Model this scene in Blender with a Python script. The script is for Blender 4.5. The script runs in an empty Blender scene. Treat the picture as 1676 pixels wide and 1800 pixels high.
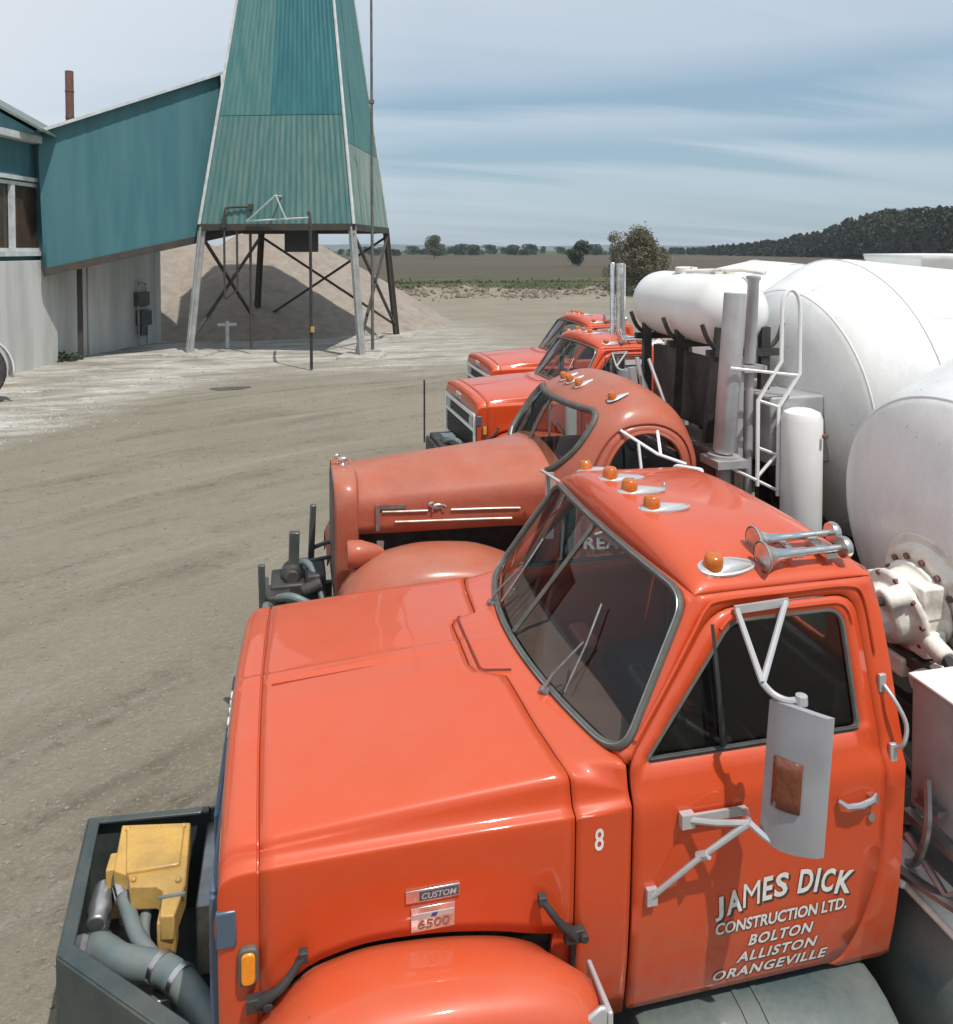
import bpy, bmesh, math, random
import numpy as np
from mathutils import Vector, Matrix, noise
from mathutils.geometry import delaunay_2d_cdt
random.seed(7)
R = math.radians
scene = bpy.context.scene
COL = scene.collection

# ------------------------------------------------------------------ camera, sky, sun, exposure
EYE = 3.6
cam_d = bpy.data.cameras.new('camera'); cam = bpy.data.objects.new('camera', cam_d); COL.objects.link(cam)
cam_d.sensor_fit = 'VERTICAL'; cam_d.sensor_height = 36.0; cam_d.lens = 28.0
cam_d.shift_y = -420.0 / 1800.0
cam_d.clip_start = 0.05; cam_d.clip_end = 9000
cam.location = (0, 0, EYE)
cam.rotation_euler = (R(90 - 1.76), 0, R(-13))
scene.camera = cam

SUN = Vector((0.21, -0.40, 0.89)).normalized()
sl = bpy.data.lights.new('sun', 'SUN'); sl.energy = 4.0; sl.angle = R(0.5); sl.color = (1.0, 0.96, 0.90)
so = bpy.data.objects.new('sun', sl); COL.objects.link(so)
so.rotation_euler = (-SUN).to_track_quat('-Z', 'Y').to_euler(); so.location = (10, -20, 40)

world = bpy.data.worlds.new('World'); scene.world = world; world.use_nodes = True
wn = world.node_tree; wn.nodes.clear()
def wnode(t, **k):
    n = wn.nodes.new(t)
    for a, b in k.items(): setattr(n, a, b)
    return n
out = wnode('ShaderNodeOutputWorld'); bg = wnode('ShaderNodeBackground'); bg.inputs[1].default_value = 0.105
sky = wnode('ShaderNodeTexSky'); sky.sky_type = 'NISHITA'; sky.sun_disc = False
sky.sun_elevation = math.asin(SUN.z); sky.sun_rotation = math.atan2(SUN.x, SUN.y)
sky.air_density = 1.2; sky.dust_density = .7; sky.ozone_density = 1.4
tc = wnode('ShaderNodeTexCoord')
sep = wnode('ShaderNodeSeparateXYZ'); wn.links.new(tc.outputs['Generated'], sep.inputs[0])
def wmath(op, a, b=None, clamp=False):
    n = wnode('ShaderNodeMath', operation=op, use_clamp=clamp)
    for i, v in enumerate((a, b)):
        if v is None: continue
        if isinstance(v, (int, float)): n.inputs[i].default_value = v
        else: wn.links.new(v, n.inputs[i])
    return n.outputs[0]
zc = wmath('ADD', wmath('MAXIMUM', sep.outputs[2], 0.0), 0.13)
cx = wmath('DIVIDE', sep.outputs[0], zc); cyy = wmath('DIVIDE', sep.outputs[1], zc)
comb = wnode('ShaderNodeCombineXYZ'); wn.links.new(cx, comb.inputs[0]); wn.links.new(cyy, comb.inputs[1])
mp = wnode('ShaderNodeMapping'); mp.inputs['Rotation'].default_value = (0, 0, R(8)); mp.inputs['Scale'].default_value = (0.24, 1.5, 1)
mp.inputs['Location'].default_value = (3.3, 0.42, 0)
wn.links.new(comb.outputs[0], mp.inputs[0])
nz = wnode('ShaderNodeTexNoise'); nz.inputs['Scale'].default_value = 1.0; nz.inputs['Detail'].default_value = 7; nz.inputs['Roughness'].default_value = 0.55; nz.inputs['Distortion'].default_value = 0.5
wn.links.new(mp.outputs[0], nz.inputs['Vector'])
mp2 = wnode('ShaderNodeMapping'); mp2.inputs['Scale'].default_value = (0.14, 0.35, 1); mp2.inputs['Location'].default_value = (1.2, 5.1, 0)
wn.links.new(comb.outputs[0], mp2.inputs[0])
nz2 = wnode('ShaderNodeTexNoise'); nz2.inputs['Scale'].default_value = 1.0; nz2.inputs['Detail'].default_value = 3
wn.links.new(mp2.outputs[0], nz2.inputs['Vector'])
csum = wmath('ADD', wmath('MULTIPLY', nz.outputs[0], 0.62), wmath('MULTIPLY', nz2.outputs[0], 0.38))
# bands of cirrus: blue shows through at two heights, white towards the left, pale lavender near the horizon
wz = wmath('ADD', sep.outputs[2], wmath('MULTIPLY', wmath('SUBTRACT', csum, 0.5), 0.20))
wz = wmath('SUBTRACT', wz, wmath('MULTIPLY', sep.outputs[0], 0.035))
ramp = wnode('ShaderNodeValToRGB'); cr = ramp.color_ramp
stops = [(0.0, .95), (.06, .72), (.098, 1.0), (.128, .66), (.165, 1.0), (.205, .60), (.30, .42), (.45, .55), (1.0, .60)]
while len(cr.elements) < len(stops): cr.elements.new(.5)
for e_, (p_, v_) in zip(cr.elements, stops): e_.position = p_; e_.color = (v_, v_, v_, 1)
wn.links.new(wz, ramp.inputs[0])
azf = wmath('ADD', wmath('MULTIPLY', wmath('ADD', sep.outputs[0], 0.30), 1.7), 0.22, True)
hz = wnode('ShaderNodeMapRange'); hz.inputs[1].default_value = 0.02; hz.inputs[2].default_value = 0.10; wn.links.new(sep.outputs[2], hz.inputs[0])
azf = wmath('MAXIMUM', azf, wmath('MULTIPLY', wmath('SUBTRACT', 1.0, hz.outputs[0]), 0.75))
blue = wmath('MULTIPLY', ramp.outputs[0], azf)
fine = wnode('ShaderNodeMapRange'); fine.inputs[1].default_value = .3; fine.inputs[2].default_value = .7; fine.inputs[3].default_value = .74; fine.inputs[4].default_value = 1.26
wn.links.new(nz.outputs[0], fine.inputs[0]); blue = wmath('MULTIPLY', wmath('MULTIPLY', blue, fine.outputs[0], True), .86)
tint = wnode('ShaderNodeMix', data_type='RGBA'); tint.inputs[0].default_value = .62; wn.links.new(sky.outputs[0], tint.inputs[6]); tint.inputs[7].default_value = (1.9, 3.7, 5.2, 1)
mixc = wnode('ShaderNodeMix', data_type='RGBA'); wn.links.new(blue, mixc.inputs[0]); mixc.inputs[6].default_value = (7.3, 7.8, 8.4, 1); wn.links.new(tint.outputs[2], mixc.inputs[7])
wn.links.new(mixc.outputs[2], bg.inputs[0]); wn.links.new(bg.outputs[0], out.inputs[0])

vs = scene.view_settings; vs.view_transform = 'Standard'; vs.look = 'None'; vs.exposure = 0.0; vs.gamma = 1.0; vs.use_curve_mapping = False
scene.cycles.max_bounces = 8; scene.cycles.transparent_max_bounces = 16
scene.cycles.use_adaptive_sampling = True; scene.cycles.adaptive_threshold = 0.02
scene.cycles.use_denoising = True

# ------------------------------------------------------------------ helpers
def lerp(a, b, t): return a + (b - a) * t
def pl(tab, x):
    if x <= tab[0][0]: return tab[0][1]
    for (x0, y0), (x1, y1) in zip(tab, tab[1:]):
        if x <= x1: return lerp(y0, y1, (x - x0) / (x1 - x0))
    return tab[-1][1]
def pc(tab):
    """monotone cubic through a table"""
    xs = [a for a, b in tab]; ys = [b for a, b in tab]; n = len(xs)
    d = [(ys[i + 1] - ys[i]) / (xs[i + 1] - xs[i]) for i in range(n - 1)]
    m = [d[0]] + [0 if d[i - 1] * d[i] <= 0 else 2 * d[i - 1] * d[i] / (d[i - 1] + d[i]) for i in range(1, n - 1)] + [d[-1]]
    def f(x):
        if x <= xs[0]: return ys[0]
        if x >= xs[-1]: return ys[-1]
        i = 0
        while x > xs[i + 1]: i += 1
        h = xs[i + 1] - xs[i]; t = (x - xs[i]) / h
        return ((1 + 2 * t) * (1 - t) ** 2 * ys[i] + t * (1 - t) ** 2 * h * m[i] + t * t * (3 - 2 * t) * ys[i + 1] + t * t * (t - 1) * h * m[i + 1])
    return f
def catmull(pts, k, closed=False):
    P = [Vector(p) for p in pts]; n = len(P); o = []
    rng = range(n) if closed else range(n - 1)
    for i in rng:
        if closed: a, b, c, d = P[i - 1], P[i], P[(i + 1) % n], P[(i + 2) % n]
        else: a, b, c, d = P[max(i - 1, 0)], P[i], P[i + 1], P[min(i + 2, n - 1)]
        for j in range(k):
            t = j / k
            o.append(0.5 * (2 * b + (c - a) * t + (2 * a - 5 * b + 4 * c - d) * t * t + (3 * b - a - 3 * c + d) * t ** 3))
    if not closed: o.append(P[-1])
    return o
def rounded(poly, rad, k=5):
    """round the corners of a 2-D polygon; rad: one value or one per corner"""
    n = len(poly); o = []
    for i in range(n):
        r = rad[i] if isinstance(rad, (list, tuple)) else rad
        p0, p, p1 = Vector(poly[i - 1]), Vector(poly[i]), Vector(poly[(i + 1) % n])
        if r <= 0: o.append(tuple(p)); continue
        a = (p0 - p); b = (p1 - p); ra = min(r, a.length * .48); rb = min(r, b.length * .48)
        A = p + a.normalized() * ra; B = p + b.normalized() * rb
        for j in range(k + 1):
            t = j / k; q = A * (1 - t) ** 2 + p * 2 * t * (1 - t) + B * t * t; o.append(tuple(q))
    return o
def dense(poly, step, closed=True):
    o = []; n = len(poly)
    for i in range(n if closed else n - 1):
        a = Vector(poly[i]); b = Vector(poly[(i + 1) % n]); k = max(1, int((b - a).length / step + .5))
        for j in range(k): o.append(tuple(a.lerp(b, j / k)))
    if not closed: o.append(tuple(poly[-1]))
    return o
def inside(p, poly):
    x, y = p; c = False; n = len(poly); j = n - 1
    for i in range(n):
        xi, yi = poly[i]; xj, yj = poly[j]
        if (yi > y) != (yj > y) and x < (xj - xi) * (y - yi) / (yj - yi) + xi: c = not c
        j = i
    return c
def dist_poly(p, poly):
    P = Vector(p); best = 9
    for i in range(len(poly)):
        a = Vector(poly[i - 1]); b = Vector(poly[i]); ab = b - a
        t = max(0, min(1, (P - a).dot(ab) / max(ab.length_squared, 1e-12))); best = min(best, (P - a - ab * t).length)
    return best

class MB:
    def __init__(s): s.v = []; s.f = []
    def add(s, vs, fs):
        n = len(s.v); s.v += [tuple(v) for v in vs]; s.f += [tuple(i + n for i in f) for f in fs]; return s
    def box(s, c, d, rot=None):
        x, y, z = (q / 2 for q in d); c = Vector(c)
        vs = [Vector((a * x, b * y, e * z)) for a in (-1, 1) for b in (-1, 1) for e in (-1, 1)]
        if rot is not None:
            M = rot if isinstance(rot, Matrix) else Matrix.Rotation(rot[1], 3, rot[0])
            vs = [M @ v for v in vs]
        return s.add([v + c for v in vs], [(0, 1, 3, 2), (4, 6, 7, 5), (0, 4, 5, 1), (2, 3, 7, 6), (0, 2, 6, 4), (1, 5, 7, 3)])
    def bar(s, a, b, w, h=None, up=(0, 0, 1)):
        a = Vector(a); b = Vector(b); d = (b - a).normalized(); h = h or w
        u = Vector(up); 
        if abs(d.dot(u)) > .95: u = Vector((1, 0, 0))
        r = d.cross(u).normalized(); u = r.cross(d).normalized()
        vs = [p + r * (i * w / 2) + u * (j * h / 2) for p in (a, b) for i, j in ((-1, -1), (1, -1), (1, 1), (-1, 1))]
        return s.add(vs, [(0, 3, 2, 1), (4, 5, 6, 7), (0, 1, 5, 4), (1, 2, 6, 5), (2, 3, 7, 6), (3, 0, 4, 7)])
    def tube(s, pts, r, n=8, closed=False, caps=True):
        P = [Vector(p) for p in pts]; m = len(P); rr = r if isinstance(r, (list, tuple)) else [r] * m
        T = []
        for i in range(m):
            if closed: t = P[(i + 1) % m] - P[i - 1]
            else: t = P[min(i + 1, m - 1)] - P[max(i - 1, 0)]
            T.append(t.normalized() if t.length > 1e-9 else Vector((0, 0, 1)))
        u = T[0].orthogonal().normalized(); vs = []
        for i in range(m):
            u = (u - T[i] * u.dot(T[i]))
            u = u.normalized() if u.length > 1e-6 else T[i].orthogonal().normalized()
            w = T[i].cross(u)
            for k in range(n):
                a = 2 * math.pi * k / n; vs.append(P[i] + (u * math.cos(a) + w * math.sin(a)) * rr[i])
        fs = []
        for i in range(m if closed else m - 1):
            j = (i + 1) % m
            for k in range(n):
                l = (k + 1) % n; fs.append((i * n + k, i * n + l, j * n + l, j * n + k))
        if not closed and caps: fs += [tuple(range(n))[::-1], tuple(range((m - 1) * n, m * n))]
        return s.add(vs, fs)
    def lathe(s, prof, o, axis, n=32, cap=True):
        """prof: (distance along axis, radius)"""
        o = Vector(o); ax = Vector(axis).normalized(); u = ax.orthogonal().normalized(); w = ax.cross(u); vs = []
        for h, r in prof:
            for k in range(n):
                a = 2 * math.pi * k / n; vs.append(o + ax * h + (u * math.cos(a) + w * math.sin(a)) * r)
        fs = []; m = len(prof)
        for i in range(m - 1):
            for k in range(n):
                l = (k + 1) % n; fs.append((i * n + k, i * n + l, (i + 1) * n + l, (i + 1) * n + k))
        if cap: fs += [tuple(range(n))[::-1], tuple(range((m - 1) * n, m * n))]
        return s.add(vs, fs)
    def cyl(s, a, b, r, n=16):
        a = Vector(a); b = Vector(b); return s.lathe([(0, r), ((b - a).length, r)], a, b - a, n)
    def grid(s, rows, closed=False):
        m = len(rows); n = len(rows[0]); vs = [p for r in rows for p in r]; fs = []
        for i in range(m - 1):
            for k in range(n if closed else n - 1):
                l = (k + 1) % n; fs.append((i * n + k, i * n + l, (i + 1) * n + l, (i + 1) * n + k))
        return s.add(vs, fs)
    def prism(s, poly, fa, fb):
        """poly of 2-D points; fa, fb map them to the two faces"""
        n = len(poly); vs = [fa(*p) for p in poly] + [fb(*p) for p in poly]
        return s.add(vs, [tuple(range(n))[::-1], tuple(range(n, 2 * n))] + [(i, (i + 1) % n, (i + 1) % n + n, i + n) for i in range(n)])
    def ball(s, c, r, n=12, m=8, sc=(1, 1, 1)):
        vs = []
        for i in range(m + 1):
            t = math.pi * i / m
            for k in range(n):
                a = 2 * math.pi * k / n
                vs.append((c[0] + r * sc[0] * math.sin(t) * math.cos(a), c[1] + r * sc[1] * math.sin(t) * math.sin(a), c[2] + r * sc[2] * math.cos(t)))
        fs = [(i * n + k, i * n + (k + 1) % n, (i + 1) * n + (k + 1) % n, (i + 1) * n + k) for i in range(m) for k in range(n)]
        return s.add(vs, fs)
    def panel(s, outer, holes, fmap, step):
        pts = []; edges = []
        loops = [outer] + list(holes)
        for lp in loops:
            n0 = len(pts); pts += [Vector(p) for p in lp]; k = len(lp)
            edges += [(n0 + i, n0 + (i + 1) % k) for i in range(k)]
        xs = [p[0] for p in outer]; ys = [p[1] for p in outer]
        gx = np.arange(min(xs) + step[0] / 2, max(xs), step[0]); gy = np.arange(min(ys) + step[1] / 2, max(ys), step[1])
        mrg = min(step) * .45
        for a in gx:
            for b in gy:
                q = (float(a), float(b))
                if inside(q, outer) and not any(inside(q, h) for h in holes) and all(dist_poly(q, l) > mrg for l in loops): pts.append(Vector(q))
        V, E_, F_, *_ = delaunay_2d_cdt(pts, edges, [], 0, 1e-6)
        fs = []
        for f in F_:
            c = (sum(V[i][0] for i in f) / len(f), sum(V[i][1] for i in f) / len(f))
            if inside(c, outer) and not any(inside(c, h) for h in holes): fs.append(tuple(f))
        used = sorted({i for f in fs for i in f}); mp_ = {i: j for j, i in enumerate(used)}
        return s.add([fmap(V[i][0], V[i][1]) for i in used], [tuple(mp_[i] for i in f) for f in fs])
    def mirror(s):
        m = MB(); m.v = [(x, -y, z) for x, y, z in s.v]; m.f = [tuple(f[::-1]) for f in s.f]; return m
    def both(s): return s.add(*(lambda m: (m.v, m.f))(s.mirror()))
    def build(s, name, mat, parent=None, smooth=35, bevel=0, solid=0, offset=-1, flat=False, loc=None, merge=1e-5):
        me = bpy.data.meshes.new(name); me.from_pydata(s.v, [], s.f); me.validate()
        bm = bmesh.new(); bm.from_mesh(me)
        if merge: bmesh.ops.remove_doubles(bm, verts=bm.verts, dist=merge)
        bmesh.ops.recalc_face_normals(bm, faces=bm.faces); bm.to_mesh(me); bm.free()
        for mm in (mat if isinstance(mat, (list, tuple)) else [mat]): me.materials.append(mm)
        if not flat:
            me.polygons.foreach_set('use_smooth', [True] * len(me.polygons)); me.set_sharp_from_angle(angle=R(smooth))
        o = bpy.data.objects.new(name, me); COL.objects.link(o)
        if parent is not None: o.parent = parent
        if loc is not None: o.location = loc
        if solid:
            m = o.modifiers.new('thickness', 'SOLIDIFY'); m.thickness = solid; m.offset = offset
        if bevel:
            m = o.modifiers.new('bevel', 'BEVEL'); m.width = bevel; m.segments = 2; m.limit_method = 'ANGLE'; m.angle_limit = R(40)
        me.update(); return o

def thing(name, label, cat, loc=(0, 0, 0), rz=0, group=None):
    o = bpy.data.objects.new(name, None); COL.objects.link(o); o.empty_display_size = .2
    o.location = loc; o.rotation_euler = (0, 0, rz); o['label'] = label; o['category'] = cat
    if group: o['group'] = group
    return o
def tag(o, label, cat, group=None):
    o['label'] = label; o['category'] = cat
    if group: o['group'] = group
    return o
def kind(o, k): o['kind'] = k; return o
def children_of(o): return [c for c in bpy.data.objects if c.parent == o]
def copy_tree(o, parent=None, skip=()):
    c = o.copy(); COL.objects.link(c)
    if parent is not None: c.parent = parent
    for ch in children_of(o):
        if ch.name.split('.')[0] not in skip: copy_tree(ch, c, skip)
    return c
def text_mesh(txt, size, bold=0.0, shear=0.0, space=1.0):
    cu = bpy.data.curves.new('t', 'FONT'); cu.body = txt; cu.size = size; cu.offset = bold; cu.shear = shear; cu.space_character = space; cu.resolution_u = 3
    ob = bpy.data.objects.new('t', cu); COL.objects.link(ob); bpy.context.view_layer.update()
    dg = bpy.context.evaluated_depsgraph_get(); me = bpy.data.meshes.new_from_object(ob.evaluated_get(dg))
    v = [tuple(p.co) for p in me.vertices]; f = [tuple(p.vertices) for p in me.polygons]
    bpy.data.objects.remove(ob); bpy.data.curves.remove(cu); bpy.data.meshes.remove(me)
    return v, f
def fit_text(mb, txt, fmap, x0, x1, z0, z1, bold=0.02, shear=0.0, space=1.0):
    v, f = text_mesh(txt, 1.0, bold, shear, space)
    a = min(p[0] for p in v); b = max(p[0] for p in v); c = min(p[1] for p in v); d = max(p[1] for p in v)
    mb.add([fmap(lerp(x0, x1, (p[0] - a) / (b - a)), lerp(z0, z1, (p[1] - c) / (d - c))) for p in v], f)

# ------------------------------------------------------------------ materials
def M(name, col, rough=.5, metal=0., coat=0., col2=None, scale=6., amt=1., bump=0., bscale=None, stretch=(1, 1, 1), detail=5, lo=.35, hi=.65, coat_r=.08, spec=.5, rot=(0, 0, 0), dust=None, dust_amt=.4, rough2=None, sky_tint=0., coat_ior=1.5, mud=None, wave=0.):
    m = bpy.data.materials.new(name); m.use_nodes = True; nt = m.node_tree; N = nt.nodes; L = nt.links
    b = N['Principled BSDF']; b.inputs['Base Color'].default_value = (*col, 1); b.inputs['Roughness'].default_value = rough
    b.inputs['Metallic'].default_value = metal; b.inputs['Coat Weight'].default_value = coat; b.inputs['Coat Roughness'].default_value = coat_r
    b.inputs['Specular IOR Level'].default_value = spec
    t = N.new('ShaderNodeTexCoord'); mpn = N.new('ShaderNodeMapping'); mpn.inputs['Scale'].default_value = stretch; mpn.inputs['Rotation'].default_value = rot
    L.new(t.outputs['Object'], mpn.inputs[0])
    def noise_(sc, det=detail, rg=.55):
        n = N.new('ShaderNodeTexNoise'); n.inputs['Scale'].default_value = sc; n.inputs['Detail'].default_value = det; n.inputs['Roughness'].default_value = rg
        L.new(mpn.outputs[0], n.inputs['Vector']); return n
    def mix_(f, a, c):
        x = N.new('ShaderNodeMix'); x.data_type = 'RGBA'; L.new(f, x.inputs[0])
        for i, q in ((6, a), (7, c)):
            if isinstance(q, tuple): x.inputs[i].default_value = (*q, 1)
            else: L.new(q, x.inputs[i])
        return x.outputs[2]
    cur = col
    if col2 is not None:
        n = noise_(scale); mr = N.new('ShaderNodeMapRange'); mr.inputs[1].default_value = lo; mr.inputs[2].default_value = hi; mr.inputs[4].default_value = amt
        L.new(n.outputs[0], mr.inputs[0]); cur = mix_(mr.outputs[0], cur, col2)
        if rough2 is not None:
            r = N.new('ShaderNodeMapRange'); r.inputs[3].default_value = rough; r.inputs[4].default_value = rough2
            L.new(mr.outputs[0], r.inputs[0]); L.new(r.outputs[0], b.inputs['Roughness'])
    if dust is not None:
        n = noise_(3.1, 6, .65); n2 = noise_(45, 3)
        g = N.new('ShaderNodeMath'); g.operation = 'MULTIPLY_ADD'; L.new(n2.outputs[0], g.inputs[0]); g.inputs[1].default_value = .35; L.new(n.outputs[0], g.inputs[2])
        mr = N.new('ShaderNodeMapRange'); mr.inputs[1].default_value = .50; mr.inputs[2].default_value = .95; mr.inputs[4].default_value = dust_amt
        L.new(g.outputs[0], mr.inputs[0]); cur = mix_(mr.outputs[0], cur, dust)
    b.inputs['Coat IOR'].default_value = coat_ior
    if sky_tint:                                   # sky sheen painted as a pale dusty tint on faces that point up
        ge = N.new('ShaderNodeNewGeometry'); sx = N.new('ShaderNodeSeparateXYZ'); L.new(ge.outputs['Normal'], sx.inputs[0])
        mr = N.new('ShaderNodeMapRange'); mr.inputs[1].default_value = .25; mr.inputs[2].default_value = .95; mr.inputs[4].default_value = sky_tint; L.new(sx.outputs[2], mr.inputs[0])
        n3 = noise_(7, 6, .65); m3 = N.new('ShaderNodeMath'); m3.operation = 'MULTIPLY_ADD'; L.new(n3.outputs[0], m3.inputs[0]); m3.inputs[1].default_value = .9; m3.inputs[2].default_value = .5
        m4 = N.new('ShaderNodeMath'); m4.operation = 'MULTIPLY'; L.new(mr.outputs[0], m4.inputs[0]); L.new(m3.outputs[0], m4.inputs[1]); cur = mix_(m4.outputs[0], cur, (.55, .42, .27))
    if mud is not None:                          # splashed mud and drips, heavier low down on the body (object height)
        z0, z1, am = mud; sz = N.new('ShaderNodeSeparateXYZ'); L.new(t.outputs['Object'], sz.inputs[0])
        mr = N.new('ShaderNodeMapRange'); mr.inputs[1].default_value = z1; mr.inputs[2].default_value = z0; mr.inputs[4].default_value = am; L.new(sz.outputs[2], mr.inputs[0])
        n4 = noise_(11, 7, .7); r4 = N.new('ShaderNodeMapRange'); r4.inputs[1].default_value = .36; r4.inputs[2].default_value = .66; L.new(n4.outputs[0], r4.inputs[0])
        m5 = N.new('ShaderNodeMath'); m5.operation = 'MULTIPLY'; L.new(mr.outputs[0], m5.inputs[0]); L.new(r4.outputs[0], m5.inputs[1]); cur = mix_(m5.outputs[0], cur, (.27, .20, .135))
        # stone chips and rubbed spots through the paint
        v = N.new('ShaderNodeTexVoronoi'); v.inputs['Scale'].default_value = 16; L.new(mpn.outputs[0], v.inputs['Vector'])
        v2 = noise_(2.3, 4, .6); c1 = N.new('ShaderNodeMapRange'); c1.inputs[1].default_value = .075; c1.inputs[2].default_value = .055; L.new(v.outputs['Distance'], c1.inputs[0])
        c2 = N.new('ShaderNodeMapRange'); c2.inputs[1].default_value = .54; c2.inputs[2].default_value = .60; L.new(v2.outputs[0], c2.inputs[0])
        c3 = N.new('ShaderNodeMath'); c3.operation = 'MULTIPLY'; L.new(c1.outputs[0], c3.inputs[0]); L.new(c2.outputs[0], c3.inputs[1]); cur = mix_(c3.outputs[0], cur, (.20, .075, .045))
    if not isinstance(cur, tuple): L.new(cur, b.inputs['Base Color'])
    if wave:                                     # sheet metal is never quite flat
        nw = noise_(2.6, 2, .4); bw = N.new('ShaderNodeBump'); bw.inputs['Strength'].default_value = wave; bw.inputs['Distance'].default_value = .03
        L.new(nw.outputs[0], bw.inputs['Height']); L.new(bw.outputs[0], b.inputs['Normal']); L.new(bw.outputs[0], b.inputs['Coat Normal'])
    if bump:
        n = noise_(bscale or scale * 4, 4); bp = N.new('ShaderNodeBump'); bp.inputs['Strength'].default_value = bump; bp.inputs['Distance'].default_value = .02
        L.new(n.outputs[0], bp.inputs['Height']); L.new(bp.outputs[0], b.inputs['Normal'])
    return m
def glass(name, tint, refl=1.0, dirt=.06):
    m = bpy.data.materials.new(name); m.use_nodes = True; nt = m.node_tree; N = nt.nodes; L = nt.links; N.clear()
    o = N.new('ShaderNodeOutputMaterial'); t = N.new('ShaderNodeBsdfTransparent'); t.inputs[0].default_value = (*tint, 1)
    g = N.new('ShaderNodeBsdfGlossy'); g.inputs['Roughness'].default_value = .02; d = N.new('ShaderNodeBsdfDiffuse'); d.inputs[0].default_value = (.30, .27, .23, 1)
    ge = N.new('ShaderNodeNewGeometry'); dt = N.new('ShaderNodeVectorMath'); dt.operation = 'DOT_PRODUCT'; L.new(ge.outputs['Normal'], dt.inputs[0]); L.new(ge.outputs['Incoming'], dt.inputs[1])
    def mth(op, a, b_=None):                     # reflectance of a thin pane, the same from both sides
        q = N.new('ShaderNodeMath'); q.operation = op
        for i, v in enumerate((a, b_)):
            if v is None: continue
            if isinstance(v, float): q.inputs[i].default_value = v
            else: L.new(v, q.inputs[i])
        return q.outputs[0]
    fr = mth('ADD', mth('MULTIPLY', mth('POWER', mth('SUBTRACT', 1.0, mth('ABSOLUTE', dt.outputs['Value'])), 5.0), .9), .04)
    x = N.new('ShaderNodeMixShader'); L.new(fr, x.inputs[0]); L.new(t.outputs[0], x.inputs[1]); L.new(g.outputs[0], x.inputs[2])
    n = N.new('ShaderNodeTexNoise'); n.inputs['Scale'].default_value = 5; n.inputs['Detail'].default_value = 6
    c = N.new('ShaderNodeTexCoord'); L.new(c.outputs['Object'], n.inputs['Vector'])
    mr = N.new('ShaderNodeMapRange'); mr.inputs[1].default_value = .35; mr.inputs[2].default_value = .75; mr.inputs[3].default_value = dirt * .4; mr.inputs[4].default_value = dirt * 1.8; L.new(n.outputs[0], mr.inputs[0])
    y = N.new('ShaderNodeMixShader'); L.new(mr.outputs[0], y.inputs[0]); L.new(x.outputs[0], y.inputs[1]); L.new(d.outputs[0], y.inputs[2])
    L.new(y.outputs[0], o.inputs[0]); return m

DUST = (.42, .36, .29)
m_red = M('red_paint', (.56, .056, .008), .38, coat=.65, coat_r=.04, coat_ior=1.55, spec=.25, col2=(.52, .054, .009), scale=1.7, dust=DUST, dust_amt=.04, rough2=.44, sky_tint=.075, mud=(.72, 1.40, .42), wave=.05)
m_mack = M('faded_red_paint', (.39, .066, .026), .55, coat=.3, coat_r=.20, coat_ior=1.5, spec=.35, col2=(.32, .062, .032), scale=2.4, dust=DUST, dust_amt=.18, rough2=.55, sky_tint=.10, mud=(.75, 1.5, .35), wave=.10)
m_redin = M('cab_interior_red', (.22, .028, .014), .6)
m_white = M('white_mixer_paint', (.80, .81, .81), .42, coat=.15, col2=(.75, .745, .72), scale=2.2, dust=(.52, .48, .42), dust_amt=.28)
m_drum = M('white_drum_paint', (.80, .815, .825), .42, coat=.15, col2=(.71, .705, .68), scale=1.1, stretch=(1, 1, .5), detail=8, lo=.42, hi=.68, dust=(.46, .42, .36), dust_amt=.42, wave=.12, mud=(.6, 2.3, .50))
m_whited = M('grimy_white_paint', (.76, .73, .66), .5, col2=(.34, .29, .23), scale=7, lo=.50, hi=.75, amt=.9, bump=.2)
m_grey = M('grey_paint', (.34, .34, .35), .45, col2=(.26, .26, .27), scale=5, dust=(.45, .42, .38), dust_amt=.3)
m_lgrey = M('aluminium_paint', (.52, .52, .53), .38, metal=.35, col2=(.42, .42, .42), scale=6, dust=(.45, .42, .38), dust_amt=.2)
m_mirror = M('mirror_back_grey', (.30, .30, .32), .45, col2=(.25, .25, .265), scale=6, dust=(.40, .38, .35), dust_amt=.2)
m_chrome = M('chrome', (.72, .72, .72), .16, metal=1., col2=(.5, .48, .45), scale=14, rough2=.4)
m_steel = M('dull_steel', (.42, .43, .43), .4, metal=.8, col2=(.25, .24, .23), scale=9)
m_black = M('black_rubber', (.018, .018, .020), .65, col2=(.04, .038, .035), scale=12)
m_dark = M('dark_chassis', (.022, .024, .026), .55, col2=(.06, .052, .042), scale=6, bump=.2)
m_darkblue = M('dark_green_steel', (.022, .040, .042), .42, coat=.2, col2=(.05, .06, .055), scale=3, dust=(.2, .18, .15), dust_amt=.25)
m_teal_tank = M('teal_grey_tank_paint', (.055, .085, .088), .42, coat=.2, col2=(.09, .115, .112), scale=3, dust=(.26, .25, .21), dust_amt=.4)
m_yellow = M('yellow_paint', (.60, .36, .085), .45, coat=.1, col2=(.50, .30, .08), scale=6, dust=(.16, .11, .06), dust_amt=.55)
m_hose = M('hydraulic_hose', (.11, .15, .155), .5, col2=(.16, .18, .17), scale=14)
m_gasket = M('window_gasket', (.075, .072, .062), .6, col2=(.10, .10, .09), scale=20)
m_amber = M('amber_lens', (.55, .14, .008), .25, coat=.5, col2=(.42, .09, .005), scale=40)
m_wiper = M('wiper_steel', (.30, .31, .32), .4, metal=.6, col2=(.18, .18, .18), scale=20)
m_reflect = M('red_brown_reflector', (.20, .05, .02), .35, col2=(.11, .03, .014), scale=60, coat=.4)
m_blue_refl = M('blue_grey_bezel', (.10, .14, .20), .35, metal=.4)
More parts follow.
